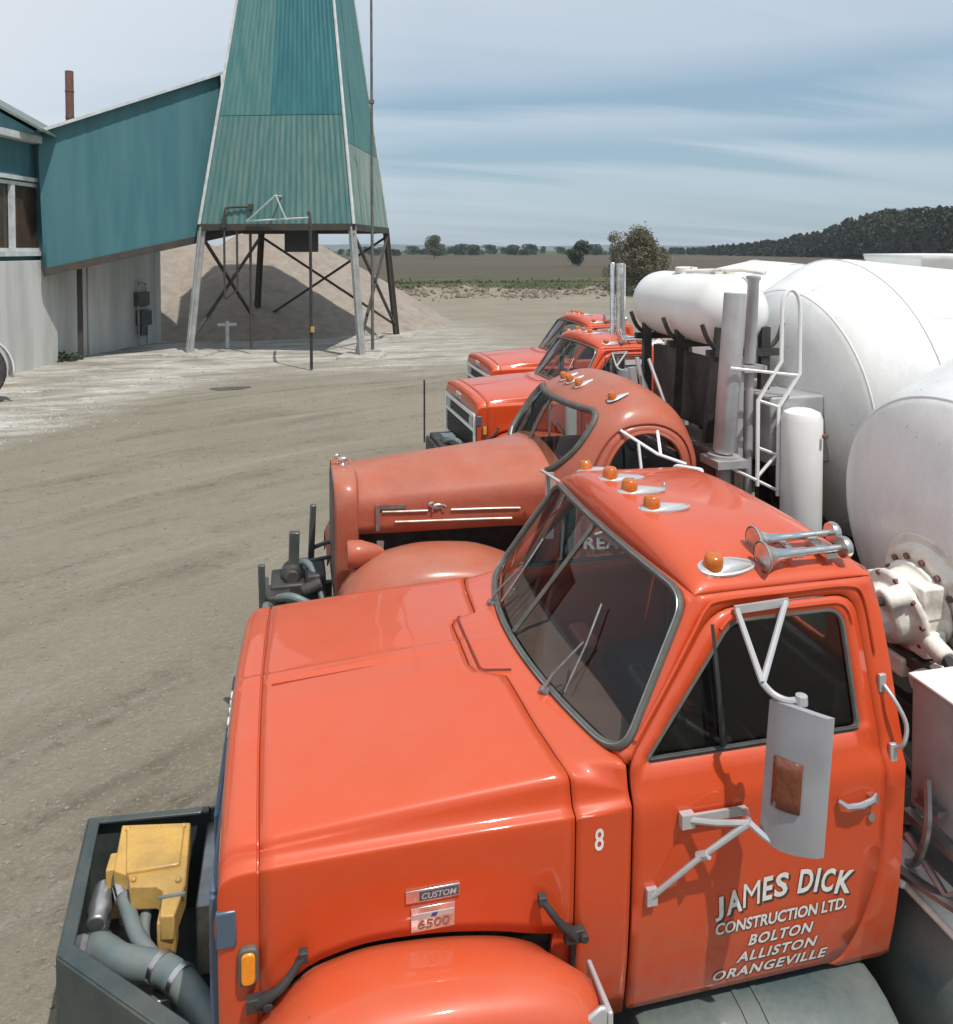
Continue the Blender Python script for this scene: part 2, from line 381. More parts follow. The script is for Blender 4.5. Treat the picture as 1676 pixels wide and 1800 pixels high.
m_letter = M('white_lettering', (.74, .72, .68), .5, col2=(.62, .60, .56), scale=30)
m_ldark = M('lettering_shadow', (.05, .035, .03), .5)
m_dash = M('brown_dashboard', (.125, .070, .050), .7, col2=(.095, .056, .042), scale=8)
m_seat = M('dark_vinyl', (.012, .013, .016), .5, col2=(.022, .022, .024), scale=10)
m_glass = glass('window_glass', (.74, .78, .78), dirt=.006)
m_dglass = glass('door_window_glass', (.58, .61, .61), dirt=.002)
m_tyre = M('tyre_rubber', (.028, .027, .026), .8, col2=(.07, .062, .052), scale=8, bump=.2)
m_rust = M('rusty_steel', (.20, .085, .055), .7, col2=(.12, .06, .045), scale=10, bump=.2)

# ================================================================== the row of mixer trucks
HW = pc([(.75, .862), (.95, .902), (1.15, .925), (1.4, .938), (1.575, .944), (1.605, .945), (1.64, .922), (1.67, .914), (1.745, .905), (1.80, .893), (2.2, .80), (2.27, .78)])
XR, RC = 2.375, .085                       # cab rear and its corner radius
def side(x, z, off=0.0, s=-1):
    w = HW(z); xr = XR - .055 * max(0, (z - 1.7) / .57) ** 1.4
    if x > xr - RC:
        q = min(1.0, (x - (xr - RC)) / RC); w -= RC * (1 - math.sqrt(max(0, 1 - q * q)))
    return (min(x, xr), s * (w + off), z)
ZB = pc([(-.30, .82), (-.13, 1.09), (-.03, 1.19), (.067, 1.245), (.25, 1.272), (.426, 1.262), (.665, 1.224), (.80, 1.175), (.87, 1.12), (.915, 1.05), (.97, .93), (1.05, .80)])
ZBH = pc([(-.30, .84), (-.13, 1.10), (-.03, 1.20), (.067, 1.256), (.25, 1.284), (.426, 1.274), (.665, 1.236), (.80, 1.20), (.87, 1.185), (.97, 1.17)])
ZBO = pc([(-.30, .86), (-.13, 1.11), (-.03, 1.205), (.067, 1.255), (.25, 1.280), (.426, 1.276), (.665, 1.255), (.80, 1.232), (.88, 1.200), (.95, 1.145), (1.0, 1.06), (1.03, .96), (1.05, .80)])
def xr_hood(y):
    return pl([(0, .735), (.235, .735), (.30, .872), (.62, .897), (.80, .925), (.90, .952), (1, .955)], abs(y))
_prof = {}
def hood_prof(t, zb):
    """half profile centre -> lower edge, list of (y, z)"""
    zt = lerp(1.725, 1.785, t)
    top = [(0, zt + .006), (.028, zt + .006), (.05, zt + .001), (.14, zt), (.30, zt - .005), (.46, zt - .013), (.60, zt - .024), (.72, zt - .036), (.80, zt - .047), (.855, zt - .058), (.880, zt - .070), (.891, zt - .090),
           (.897, lerp(1.637, 1.655, t)), (.907, 1.622), (.921, 1.611), (.934, 1.604), (.9385, 1.598), (.940, 1.588)]
    top = [(p[0], p[1]) for p in catmull([(a, b, 0) for a, b in top], 3)]
    low = [(lerp(.940, .90, (f * (1.588 - zb)) ** 1.5 * 1.6), lerp(1.588, zb, f)) for f in (.12, .3, .5, .7, .88, 1)]
    return top + low
def prof_full(t, zb):
    h = hood_prof(t, zb); return [(-y, z) for y, z in h[:0:-1]] + h
def ws_bot(e): return (1.158 - .175 * (1 - e * e), e * .905, 1.742 + .050 * (1 - e * e))
def ws_top(e): return (1.490 - .072 * (1 - e * e), e * .782, 2.272 + .040 * (1 - e * e))
def ws(e, t, off=0.0):
    a = Vector(ws_bot(e)); b = Vector(ws_top(e)); p = a.lerp(b, t)
    z = p.z; p.y = e * HW(max(z - .045 * (1 - e * e), 1.745))
    n = Vector((-(b.z - a.z), 0, (b.x - a.x))).normalized()
    return tuple(p + n * off)
DOOR = [(1.172, .79), (1.170, 1.30), (1.170, 1.745), (1.560, 2.222), (2.185, 2.222), (2.205, 1.80), (2.218, 1.66), (2.226, 1.45), (2.212, 1.20), (2.165, .98), (2.085, .79)]
DOOR_R = [.02, 0, .05, .10, .09, .15, .10, .2, .2, .15, .06]
WIN = [(1.236, 1.738), (1.632, 2.168), (2.118, 2.168), (2.128, 1.738)]
WIN_R = [.02, .06, .07, .035]

def build_cab_truck():
    root = thing('mixer_truck', 'x', 'mixer truck', group='mixer trucks parked side by side')
    # ---- hood
    rows = []
    NS = 22
    for i in range(NS + 1):
        s = i / NS; row = []
        x_l = lerp(-.118, .955, s)
        pr = prof_full(s, ZBH(x_l))
        for (y, z) in pr:
            x = lerp(-.118 - .02 * (1 - min(1, (y / .9) ** 2)), xr_hood(y), s); row.append((x, y, z + .004 * math.sin(math.pi * s)))
        rows.append(row)
    hood = MB().grid(rows).build('hood', m_red, root, smooth=50, solid=.012)
    MB().tube([(lerp(-.10, .72, k / 10), -.062, lerp(1.725, 1.785, (lerp(-.10, .72, k / 10) + .118) / 1.07) + .0045 + .004 * math.sin(math.pi * k / 10)) for k in range(11)], .004, 5).build('hood_seam', m_redin, hood)
    # rubber hold-down latches
    for a, b, c in (((-.123, -.957, 1.185), (-.05, -.985, 1.245), (.018, -.962, 1.315)), ((.944, -.962, 1.20), (.885, -.985, 1.27), (.827, -.960, 1.345))):
        l = MB()
        l.tube(catmull([a, b, c], 5), [.022, .020, .019, .017, .015, .015, .014, .014, .013, .014, .015], 8)
        l.box(a, (.075, .03, .045)); l.box(c, (.03, .028, .035)); l.cyl((a[0] + .03, a[1] - .03, a[2]), (a[0] + .03, a[1] + .02, a[2]), .016, 8)
        l.build('hood_latch', m_black, hood, bevel=.004); l.mirror().build('hood_latch', m_black, hood, bevel=.004)
    # name plates on the hood side
    sf = lambda x, z, o: (x, -(HW(z) - .004 + o), z)
    b = MB(); b.prism([(.354, 1.402), (.540, 1.402), (.540, 1.446), (.354, 1.446)], lambda x, z: sf(x, z, -.006), lambda x, z: sf(x, z, .008))
    bd = b.build('name_badge', m_chrome, root, bevel=.002)
    MB().prism([(.400, 1.408), (.535, 1.408), (.535, 1.440), (.400, 1.440)], lambda x, z: sf(x, z, .006), lambda x, z: sf(x, z, .0095)).build('badge_face', M('badge_blue_enamel', (.035, .06, .085), .4, col2=(.06, .09, .11), scale=60), bd)
    t = MB(); fit_text(t, 'CUSTOM', lambda x, z: sf(x, z, .0105), .408, .528, 1.413, 1.435, .02, .2); t.build('badge_lettering', m_lgrey, bd, flat=True)
    b = MB(); b.prism([(.372, 1.295), (.524, 1.295), (.524, 1.382), (.372, 1.382)], lambda x, z: sf(x, z, -.006), lambda x, z: sf(x, z, .007))
    bd = b.build('model_badge', m_chrome, root, bevel=.002)
    MB().prism([(.376, 1.342), (.520, 1.342), (.520, 1.360), (.376, 1.360)], lambda x, z: sf(x, z, .005), lambda x, z: sf(x, z, .0085)).build('badge_band', m_lgrey, bd)
    MB().prism([(.440, 1.346), (.458, 1.346), (.464, 1.358), (.446, 1.358)], lambda x, z: sf(x, z, .006), lambda x, z: sf(x, z, .0105)).build('badge_spot', M('badge_blue', (.04, .05, .18), .4), bd)
    t = MB(); fit_text(t, '6500', lambda x, z: sf(x, z, .0085), .395, .505, 1.303, 1.335, .02, .1); t.build('badge_lettering', M('badge_red', (.30, .14, .10), .5), bd, flat=True)
    # ---- front header panel, grille
    rows = []
    pr0 = None
    for k, (x, dz, sc) in enumerate([(-.100, -.016, .994), (-.126, -.014, .995), (-.128, 0, 1), (-.16, -.001, 1), (-.195, -.006, .999), (-.220, -.018, .997), (-.237, -.038, .993), (-.247, -.068, .988), (-.250, -.105, .985), (-.250, -.20, .985)]):
        zb = 1.0
        pr = prof_full(0, zb); row = []
        for y, z in pr:
            zz = max(zb, z + dz * max(0, min(1, (z - 1.40) / .25)))
            f = max(0, min(1, (z - 1.40) / .25))
            xx = x - .020 * (1 - min(1, (y / .9) ** 2)); row.append((xx, y * sc, zz if f > 0 else z))
        rows.append(row)
    header = MB().grid(rows).build('front_header', m_red, root, smooth=50, solid=.01)
    gr = MB(); gr.box((-.225, 0, 1.17), (.05, 1.70, .62)); grille = gr.build('grille', m_black, root)
    fr = MB()
    for a, b, w in (((-.262, -.86, 1.475), (-.262, .86, 1.475), .055), ((-.262, -.86, .92), (-.262, .86, .92), .06), ((-.262, -.845, .90), (-.262, -.845, 1.49), .06), ((-.262, .845, .90), (-.262, .845, 1.49), .06), ((-.268, -.83, 1.285), (-.268, .83, 1.285), .040)):
        fr.bar(a, b, .035, w) if abs(a[1] - b[1]) > .1 else fr.bar(a, b, w, .035, up=(1, 0, 0))
    fr.build('grille_surround', m_white, grille, bevel=.008)
    sl = MB()
    for k in range(5): sl.box((-.254, 0, .98 + .055 * k), (.012, 1.62, .012))
    sl.build('grille_bars', m_dark, grille)
    for s in (-1, 1):
        MB().lathe([(0, .09), (.02, .088), (.03, .06), (.034, .0)], (-.248, s * .66, 1.375), (-1, 0, 0), 20).build('headlight', m_lgrey, grille)
        mk = MB(); mk.prism(rounded([(-.186, 1.235), (-.122, 1.235), (-.122, 1.36), (-.186, 1.36)], .025), lambda x, z: (x, s * (.928), z), lambda x, z: (x, s * (.951), z))
        ml = mk.build('side_marker', m_gasket, root, bevel=.006)
        mk = MB(); mk.prism(rounded([(-.176, 1.246), (-.132, 1.246), (-.132, 1.350), (-.176, 1.350)], .02), lambda x, z: (x, s * .948, z), lambda x, z: (x, s * .960, z))
        mk.build('lens', M('amber_marker_lens', (.78, .27, .012), .3, coat=.5, col2=(.70, .22, .01), scale=50), ml, bevel=.005)
        MB().box((-.222, s * .930, 1.425), (.064, .022, .12)).build('bezel', m_blue_refl, header, bevel=.006)
    t = MB()
    for w, dy in (('G', .10), ('M', 0), ('C', -.10)):
        fit_text(t, w, lambda a, c: (-.272, a, c), dy + .035, dy - .035, 1.565, 1.635, .03)
    t.build('front_lettering', m_white, header, solid=.012, offset=0)
    MB().box((-.292, .05, 1.16), (.022, 1.0, .62)).build('radiator_guard', m_blue_refl, grille, bevel=.006)
    # ---- fenders
    for s in (-1, 1):
        rows = []
        for k in range(41):
            x = lerp(-.16, 1.045, k / 40); zb = ZB(x); zo = ZBO(x)
            nx = (ZB(x + .01) - ZB(x - .01)) / .02; ln = math.hypot(1, nx); nxx, nzz = -nx / ln, 1 / ln
            row = []
            for y, h in [(.895, -.05), (.905, -.022), (.922, -.006), (.955, .004), (1.01, .010), (1.08, .010), (1.14, .002), (1.185, -.016), (1.22, -.045), (1.24, -.085), (1.247, -.15), (1.247, -.19), (1.23, -.19)]:
                q = max(0, min(1, (y - .93) / .16)); q = q * q * (3 - 2 * q)
                row.append((x + nxx * h, s * y, lerp(zb, zo, q) + nzz * h))
            rows.append(row)
        MB().grid(rows).build('fender', m_red, root, smooth=60)
    w = MB()
    for s in (-1, 1): w.box((.38, s * .86, 1.0), (1.0, .03, .30))
    w.build('inner_wheel_well', m_dark, root)
    for s in (-1, 1): MB().prism([(.872, .80), (.96, .80), (.96, 1.19), (.885, 1.19), (.872, 1.10)], lambda x, z: (x, s * (HW(z) - .012), z), lambda x, z: (x, s * (HW(z) - .03), z)).build('cowl_lower_panel', m_red, root)
    fl = MB()                                     # galvanised splash plate at the back of the near fender
    fl.prism([(.80, .80), (.83, 1.00), (.865, 1.10), (.905, 1.150), (.945, 1.172), (.968, 1.168), (.965, 1.0), (.95, .80)], lambda x, z: (x, -1.195, z), lambda x, z: (x, -1.212, z))
    fl.box((.975, -1.12, .98), (.018, .20, .36))
    fl.lathe([(0, .016), (.016, .014), (.02, .0)], (.895, -1.212, 1.085), (0, -1, 0), 10)
    fl.build('splash_plate', m_lgrey, root, bevel=.006)
    # ---- cowl
    rows = []
    prf = prof_full(1, ZBH(.952)); n = len(prf)
    for i in range(9):
        t = i / 8; row = []
        for (y, z) in prf:
            s = 1 if y >= 0 else -1; ay = abs(y); xa = xr_hood(y) + .005
            if ay <= .785:
                xb, yb, zb_ = ws_bot(y / .785 * .99)
            elif z > 1.60 and ay < .9385:
                q = (ay - .785) / (.9385 - .785); zb_ = lerp(1.75, 1.606, q); xb = lerp(1.158, 1.165, q); yb = s * HW(zb_)
            else:
                q = max(0, min(1, (1.60 - z) / max(.01, 1.60 - ZBH(.952)))); zb_ = lerp(1.602, .785, q); xb = 1.165; yb = s * HW(zb_)
                if q > 0: z = zb_; y = yb
            row.append((lerp(xa, xb, t), lerp(y, yb, t), lerp(z, zb_, t ** .9 if ay <= .785 else t)))
        rows.append(row)
    # lower front corner of the cowl side follows the fender line
    fix = []
    for row in rows: fix.append([(x, y, z) for x, y, z in row])
    cab = MB().grid(fix).build('cowl', m_red, root, smooth=50, solid=.012)
    MB().box((.955, -.915, 1.04), (.02, .02, .30)).box((1.0, 0, 1.20), (.03, 1.72, .80)).build('firewall', m_dark, root)
    sf8 = lambda x, z: (x, -(HW(z) + .0025), z)
    t = MB(); fit_text(t, '8', sf8, 1.026, 1.060, 1.469, 1.552, .015); t.build('unit_number', m_letter, root, flat=True)
    # raised edge of the air-intake tongue
    MB().tube([(.79, .255, 1.792), (.775, .24, 1.795), (.772, 0, 1.798), (.775, -.24, 1.795), (.79, -.255, 1.792), (.905, -.275, 1.79)], .004, 5).build('cowl_vent_seam', m_redin, cab)
    # ---- cab shell: sides (pillars, rail, rear quarter)
    gap = .006
    nd = len(DOOR)
    dcut = rounded(DOOR, DOOR_R)
    sh = MB()
    # C-shaped outline around the door
    seam = dcut
    # find the points of the seam starting at lower front going up, over, down the back
    outer = [(1.166, 1.748)] + [(lerp(1.160, 1.490, k / 8), lerp(1.745, 2.272, k / 8)) for k in range(9)] + dense([(1.490, 2.272), (2.36, 2.272)], .08, False)[1:] + dense([(2.36, 2.272), (XR, 1.70), (XR, .765)], .06, False)[1:] + [(2.085, .765)]
    k0 = max(range(len(seam)), key=lambda i: (seam[i][0] > 2.0) * (3 - seam[i][1]))
    back = []
    i = k0
    while True:
        back.append(seam[i]); i = (i - 1) % len(seam)
        if seam[i][0] < 1.19 and seam[i][1] < 1.74: break
    outer = outer + back
    for s in (-1, 1):
        sh.panel(dense(outer, .05), [], lambda x, z: side(x, z, 0, s), (.07, .05))
    # windshield frame, roof, rear wall
    op = rounded([(-.985, .0), (.985, .0), (.965, .968), (-.965, .968)], [.17, .17, .14, .14], 8)
    opd = dense(op, .05)
    sh.panel(dense([(-1, 0), (1, 0), (1, 1), (-1, 1)], .06), [opd], lambda e, t: ws(e, t), (.08, .08))
    rows = []
    for i in range(25):
        v = i / 24; sx = .5 - .5 * math.cos(math.pi * v)
        fx = (1 - (1 - min(1, sx / .13)) ** 2.2) ** .5 * (1 - (1 - min(1, (1 - sx) / .22)) ** 2.2) ** .5
        row = []
        for j in range(33):
            e = -math.cos(math.pi * j / 32)
            a = ws_top(e); xr = 2.36 - .055 - .03 * e ** 4
            gy = (1 - abs(e) ** 2.6) ** .55
            row.append((lerp(a[0], xr, sx), e * lerp(.782, .775, sx), lerp(a[2], 2.275, sx) + .125 * gy * fx * (1 - .12 * sx)))
        rows.append(row)
    sh.grid(rows)
    rw = rounded([(-.42, 1.82), (.42, 1.82), (.40, 2.17), (-.40, 2.17)], .06)
    rear = [(-HW(z) + RC, z) for z in (.80, 1.1, 1.4, 1.6, 1.75, 1.9, 2.1, 2.272)] + [(HW(z) - RC, z) for z in (2.272, 2.1, 1.9, 1.75, 1.6, 1.4, 1.1, .80)]
    sh.panel(dense(rear, .1), [dense(rw, .06)], lambda y, z: (XR - .055 * max(0, (z - 1.7) / .57) ** 1.4, y, z), (.12, .12))
    shell = sh.build('cab_shell', m_red, root, smooth=42, solid=.018)
    MB().panel(rw, [], lambda y, z: (XR - .055 * max(0, (z - 1.7) / .57) ** 1.4, y, z), (.2, .2)).build('rear_window', m_glass, shell)
    # rain gutter
    for s in (-1, 1):
        g = [side(x, z, .006, s) for x, z in [(1.20, 1.815), (1.34, 1.985), (1.47, 2.15), (1.53, 2.222), (1.60, 2.248), (1.9, 2.252), (2.16, 2.250), (2.225, 2.20), (2.24, 2.0)]]
        MB().tube(catmull(g, 4), .0075, 6).build('door_moulding', m_red, shell)
    # ---- windscreen
    wsm = MB().panel(opd, [], lambda e, t: ws(e, t, .002), (.12, .12)).build('windshield', m_glass, root)
    MB().tube([ws(e, t, .006) for e, t in opd], .016, 8, closed=True).build('gasket', m_gasket, wsm)
    MB().tube([ws(e, t, .021) for e, t in opd], .0035, 5, closed=True).build('gasket_trim', m_steel, wsm)
    MB().tube([ws(0, .035 + .92 * k / 8, .006) for k in range(9)], .011, 6).build('divider', m_gasket, wsm)
    for y0, y1, top in ((-.46, -.52, .56), (.36, .30, .50)):
        wp = MB(); e0 = y0 / .9; e1 = y1 / .9
        p0 = Vector(ws(e0, -.03, .022)); p1 = Vector(ws(e1, .36, .045))
        wp.lathe([(0, .018), (.03, .015), (.034, 0)], p0, (-.6, 0, .8), 10)
        wp.tube([p0 + Vector((-.015, 0, .01)), p0.lerp(p1, .3) + Vector((-.02, 0, .014)), p1], [.009, .006, .004], 6)
        wp.tube([ws(e1 - .03, .06, .026), ws(e1, .36, .030), ws(e1 + .06, .60, .026)], .0045, 6)
        wp.build('wiper', m_wiper, wsm)
    # ---- doors
    for s in (-1, 1):
        w = rounded(WIN, WIN_R, 6); wd = dense(w, .06)
        inset = []
        c = (1.75, 1.5)
        dp = dense(dcut, .05)
        for (x, z) in dp:
            inset.append((x, z))
        cx_, cz_ = 1.75, 1.5
        shr = [(cx_ + (x - cx_) * .990, cz_ + (z - cz_) * .992) for x, z in inset]
        d = MB().panel(shr, [wd], lambda x, z: side(x, z, .003, s), (.07, .05))
        door = d.build('door', m_red, root, smooth=42, solid=.03)
        MB().panel(wd, [], lambda x, z: side(x, z, -.014, s), (.2, .2)).build('window', m_dglass, door)
        MB().tube([side(x, z, -.006, s) for x, z in wd], .011, 6, closed=True).build('window_seal', m_gasket, door)
        MB().tube([side(1.552, z, -.004, s) for z in (1.74, 1.9, 2.03, 2.165)], .011, 6).tube([side(x, 1.746, .004, s) for x in (1.25, 1.55, 1.80, 2.12)], .007, 6).build('vent_frame', m_black, door)
        # raised window surround
        big = [(1.70 + (x - 1.70) * 1.085, 1.965 + (z - 1.965) * 1.14) for x, z in w if z > 1.79]
        MB().tube([side(x, z, .004, s) for x, z in big], .009, 6).build('window_surround', m_red, door)
        h = MB()
        h.tube([side(x, z, o, s) for x, z, o in ((2.005, 1.505, .012), (2.03, 1.488, .030), (2.08, 1.488, .036), (2.135, 1.500, .036), (2.165, 1.507, .020))], [.008, .012, .0125, .013, .010], 8)
        h.box(side(2.155, 1.49, .012, s), (.03, .03, .026)); h.lathe([(0, .018), (.012, .017), (.015, .0)], side(2.158, 1.412, .0, s), (0, s, 0), 12)
        h.build('handle', m_chrome, door)
        if s < 0:
            f = lambda o: (lambda x, z: (x, -(HW(z) + .0055 + o), z))
            tm, ts = MB(), MB()
            # arched company name
            def arch(mb, word, xs, off, dx, dz):
                for ch, (x0, x1) in zip(word, xs):
                    xm = (x0 + x1) / 2; q = (xm - 1.80) / .30
                    zc_ = 1.205 - .058 * q * q; tilt = -.19 * q
                    v, fc = text_mesh(ch, 1, .0 if ch == 'M' else .03, .10)
                    a = min(p[0] for p in v); b_ = max(p[0] for p in v); c0 = min(p[1] for p in v); d0 = max(p[1] for p in v); hh = .096
                    pts = []
                    for p in v:
                        u = lerp(x0, x1, (p[0] - a) / (b_ - a)) - xm; q2 = (p[1] - c0) / (d0 - c0) * hh - hh / 2
                        pts.append(f(off)(xm + u * math.cos(tilt) - q2 * math.sin(tilt) + dx, zc_ + q2 * math.cos(tilt) + u * math.sin(tilt) + dz))
                    mb.add(pts, fc)
            xs = [(1.502, 1.545), (1.548, 1.612), (1.616, 1.692), (1.698, 1.744), (1.748, 1.808), (1.850, 1.915), (1.922, 1.945), (1.952, 2.010), (2.016, 2.088)]
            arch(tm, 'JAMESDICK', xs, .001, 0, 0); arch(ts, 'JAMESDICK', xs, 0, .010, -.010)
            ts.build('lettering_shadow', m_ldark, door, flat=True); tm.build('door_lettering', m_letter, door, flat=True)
            for txt, x0, x1, z0, z1, shr_ in (('CONSTRUCTION LTD.', 1.512, 2.072, 1.047, 1.098, .08), ('BOLTON', 1.655, 1.932, .972, 1.020, .22), ('ALLISTON', 1.612, 1.958, .904, .950, .22), ('ORANGEVILLE', 1.522, 2.012, .838, .884, .22)):
                sp = 1.0 if txt[0] == 'C' else 1.15
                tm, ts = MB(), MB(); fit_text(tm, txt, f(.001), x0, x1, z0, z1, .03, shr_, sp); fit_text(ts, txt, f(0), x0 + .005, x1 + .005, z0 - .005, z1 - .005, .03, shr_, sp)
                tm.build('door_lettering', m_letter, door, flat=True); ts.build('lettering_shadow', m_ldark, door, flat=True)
        # mirror on its brackets
        mi = MB(); y_i, y_o = 1.085, 1.235
        def mf(u, v, o):                          # u 0..1 inner->outer, v 0..1 bottom->top
            bow = .03 * (1 - (2 * u - 1) ** 2)
            return (lerp(1.585, 1.705, u) + .035 * v - bow + o, s * lerp(y_i, y_o, u), lerp(1.545, 2.02, v) + .012 * math.sin(math.pi * u) * (1 if v > .5 else -1))
        for o, flip in ((0, 0), (.028, 1)):
            rows = [[mf(u / 8, v / 6, o) for u in range(9)] for v in range(7)]; mi.grid(rows)
        ring = [(u / 8, 0) for u in range(9)] + [(1, v / 6) for v in range(1, 7)] + [(u / 8, 1) for u in range(7, -1, -1)] + [(0, v / 6) for v in range(5, 0, -1)]
        mi.grid([[mf(u, v, 0) for u, v in ring], [mf(u, v, .028) for u, v in ring]], closed=True)
        mir = mi.build('mirror', m_mirror, root, smooth=40)
        mr_ = MB(); mr_.grid([[mf(lerp(.30, .78, u / 4), lerp(.30, .62, v / 4), -.007) for u in range(5)] for v in range(5)]); mr_.build('reflector', m_reflect, mir, solid=.008, offset=0)
        mg = MB(); mg.grid([[mf(lerp(.06, .94, u / 4), lerp(.04, .96, v / 4), .032) for u in range(5)] for v in range(5)]); mg.build('mirror_glass', m_chrome, mir)
        br = MB()
        P = lambda x, y, z: (x, s * y, z)
        a, b = side(1.642, 2.215, .02, s), side(1.876, 2.222, .02, s)
        br.bar(a, b, .012, .030)
        v_ = P(1.598, 1.075, 2.075)
        br.tube([Vector(a) + Vector((.01, 0, 0)), v_], .012, 8); br.tube([Vector(b) - Vector((.012, 0, 0)), v_], .012, 8)
        br.tube(catmull([v_, P(1.625, 1.10, 2.045), P(1.66, 1.13, 2.035), P(1.70, 1.15, 2.045)], 4), .012, 8)
        br.lathe([(0, .022), (.03, .020), (.034, 0)], Vector(P(1.70, 1.15, 2.03)), (0, 0, 1), 10)
        br.build('mirror_bracket', m_lgrey, mir); br = MB()
        c, d2 = side(1.371, 1.542, .02, s), side(1.606, 1.540, .02, s)
        br.bar(c, d2, .012, .030)
        j = P(1.548, 1.08, 1.585)
        br.tube([c, P(1.46, 1.02, 1.556), j], .011, 8); br.tube([d2, j], .012, 8)
        br.tube(catmull([j, P(1.60, 1.12, 1.545), P(1.655, 1.155, 1.53)], 4), .012, 8)
        br.tube([side(1.244, 1.268, .015, s), P(1.40, 1.015, 1.44), j], [.010, .010, .012], 8)
        br.box(side(1.244, 1.268, .012, s), (.04, .02, .06)); br.box(c, (.05, .03, .05))
        br.cyl(P(1.395, 1.0, 1.43), P(1.42, 1.03, 1.455), .016, 8)
        br.build('mirror_bracket', m_lgrey, mir)
        gb = MB(); gb.tube(catmull([side(2.255, 1.885, .012, s), side(2.27, 1.84, .05, s), side(2.30, 1.76, .055, s), side(2.285, 1.69, .05, s), side(2.27, 1.655, .012, s)], 4), .009, 8)
        gb.box(side(2.252, 1.89, .006, s), (.03, .016, .07)); gb.box(side(2.266, 1.64, .006, s), (.03, .016, .07))
        gb.build('grab_handle', m_lgrey, root, bevel=.003)
    # ---- roof lamps, horns
    def roof_z(x, y):
        e = max(-.99, min(.99, y / .78)); a = ws_top(e); xr = 2.30; sx = max(0, min(1, (x - a[0]) / (xr - a[0])))
        fx = (1 - (1 - min(1, sx / .13)) ** 2.2) ** .5 * (1 - (1 - min(1, (1 - sx) / .22)) ** 2.2) ** .5
        return lerp(a[2], 2.275, sx) + .125 * (1 - abs(e) ** 2.6) ** .55 * fx * (1 - .12 * sx)
    for y in (-.70, -.225, .02, .26, .70):
        x = 1.60 if abs(y) < .5 else 1.635; z = roof_z(x, y); sl_ = -.30 if y < -.5 else .30 if y > .5 else 0
        def put(p): 
            q = Matrix.Rotation(-sl_ * 1.0, 3, 'X') @ Vector(p); return (x + q.x, y + q.y, z + q.z)
        bz = MB(); secs = [(-.075, .018, .012), (-.06, .040, .020), (-.02, .052, .024), (.03, .046, .030), (.09, .026, .024), (.15, .006, .010)]
        rows = []
        for sx, w, h in secs:
            rows.append([put((sx, w * math.cos(math.pi * k / 10), h * math.sin(math.pi * k / 10) - .006)) for k in range(11)])
        bz.grid(rows); bz.tube([put(( -.08 + .24 * (0.5 - .5 * math.cos(a)), .056 * math.sin(a) * (1 - .35 * (0.5 - .5 * math.cos(a))), -.001)) for a in [2 * math.pi * k / 20 for k in range(20)]], .008, 5, closed=True)
        lamp = bz.build('roof_marker_lamp', m_lgrey, root, smooth=60)
        le = MB(); le.lathe([(0, .041), (.03, .038), (.048, .034), (.056, .026), (.058, 0)], put((-.022, 0, .006)), Vector(put((-.022, 0, 1))) - Vector(put((-.022, 0, 0))), 16); le.build('lens', m_amber, lamp, smooth=50)
    hn = MB()
    for y, x0 in ((-.625, 1.84), (-.735, 1.81)):
        zc_ = 2.395 if y > -.7 else 2.375
        bell = [(0, .060), (.005, .063), (.012, .058), (.035, .040), (.07, .026), (.12, .019), (.24, .015), (.36, .014)]
        hn.lathe(bell, (x0, y, zc_), (1, 0, .02), 20, cap=False)
        hn.lathe([(.002, .055), (.03, .034), (.06, .018), (.10, .008)], (x0, y, zc_), (1, 0, .02), 20)
        hn.lathe([(0, .014), (0, .042), (.018, .045), (.03, .040), (.034, .0)], (x0 + .36, y, zc_ + .007), (1, 0, .02), 18)
        hn.lathe([(0, .012), (.012, .012)], (x0 + .395, y, zc_ + .008), (1, 0, 0), 10)
    hn.bar((2.12, -.60, 2.375), (2.12, -.75, 2.355), .05, .02); hn.cyl((2.12, -.66, 2.28), (2.12, -.66, 2.38), .014); hn.cyl((1.97, -.66, 2.30), (1.97, -.66, 2.39), .010); hn.bar((1.97, -.60, 2.385), (1.97, -.75, 2.365), .03, .01)
    hn.build('air_horn', m_chrome, root, smooth=40)
    MB().lathe([(0, .014), (.012, .010), (.02, .004), (.024, 0)], (1.80, .10, roof_z(1.80, .10) - .002), (0, 0, 1), 8).build('roof_stud', m_steel, root)
    # ---- inside the cab
    it = MB(); it.box((1.60, 0, .86), (1.40, 1.70, .05)); it.box((2.335, 0, 1.25), (.03, 1.62, .86)); it.build('cab_floor', m_seat, root)
    ds = MB()
    rows = []
    for k in range(21):
        e = -1 + 2 * k / 20; xb, yb, zb = ws_bot(e); y = e * .86
        rows.append([(xb + .035, y, zb - .015), (xb + .11, y, zb - .018), (1.265, y, 1.725), (1.29, y, 1.71), (1.296, y, 1.66), (1.27, y, 1.40), (1.25, y, 1.30)])
    top_ = [r[:4] for r in rows]; ds.grid(top_); ds.build('dashboard', m_dash, root); MB().grid([r[3:] for r in rows]).build('instrument_panel', m_seat, root)  # rear face of the dash in dark vinyl, its shade put into the colour
    st = MB(); st.box((1.98, 0, 1.24), (.52, 1.5, .18)); st.box((2.22, 0, 1.55), (.14, 1.5, .56), (Vector((0, 1, 0)), .14)); st.build('seat', m_seat, root, bevel=.05)
    sw = MB(); o = Vector((1.62, -.42, 1.63)); ax = Vector((.55, 0, .83)).normalized(); u = Vector((0, 1, 0)); w_ = ax.cross(u)
    sw.tube([o + (u * math.cos(a) + w_ * math.sin(a)) * .235 for a in [2 * math.pi * k / 32 for k in range(32)]], .013, 8, closed=True)
    for a in (.5, 2.6, 4.7): sw.tube([o, o + (u * math.cos(a) + w_ * math.sin(a)) * .232], .010, 6)
    sw.tube([o, o - ax * .45], .025, 8)
    stw = sw.build('steering_wheel', m_black, root)
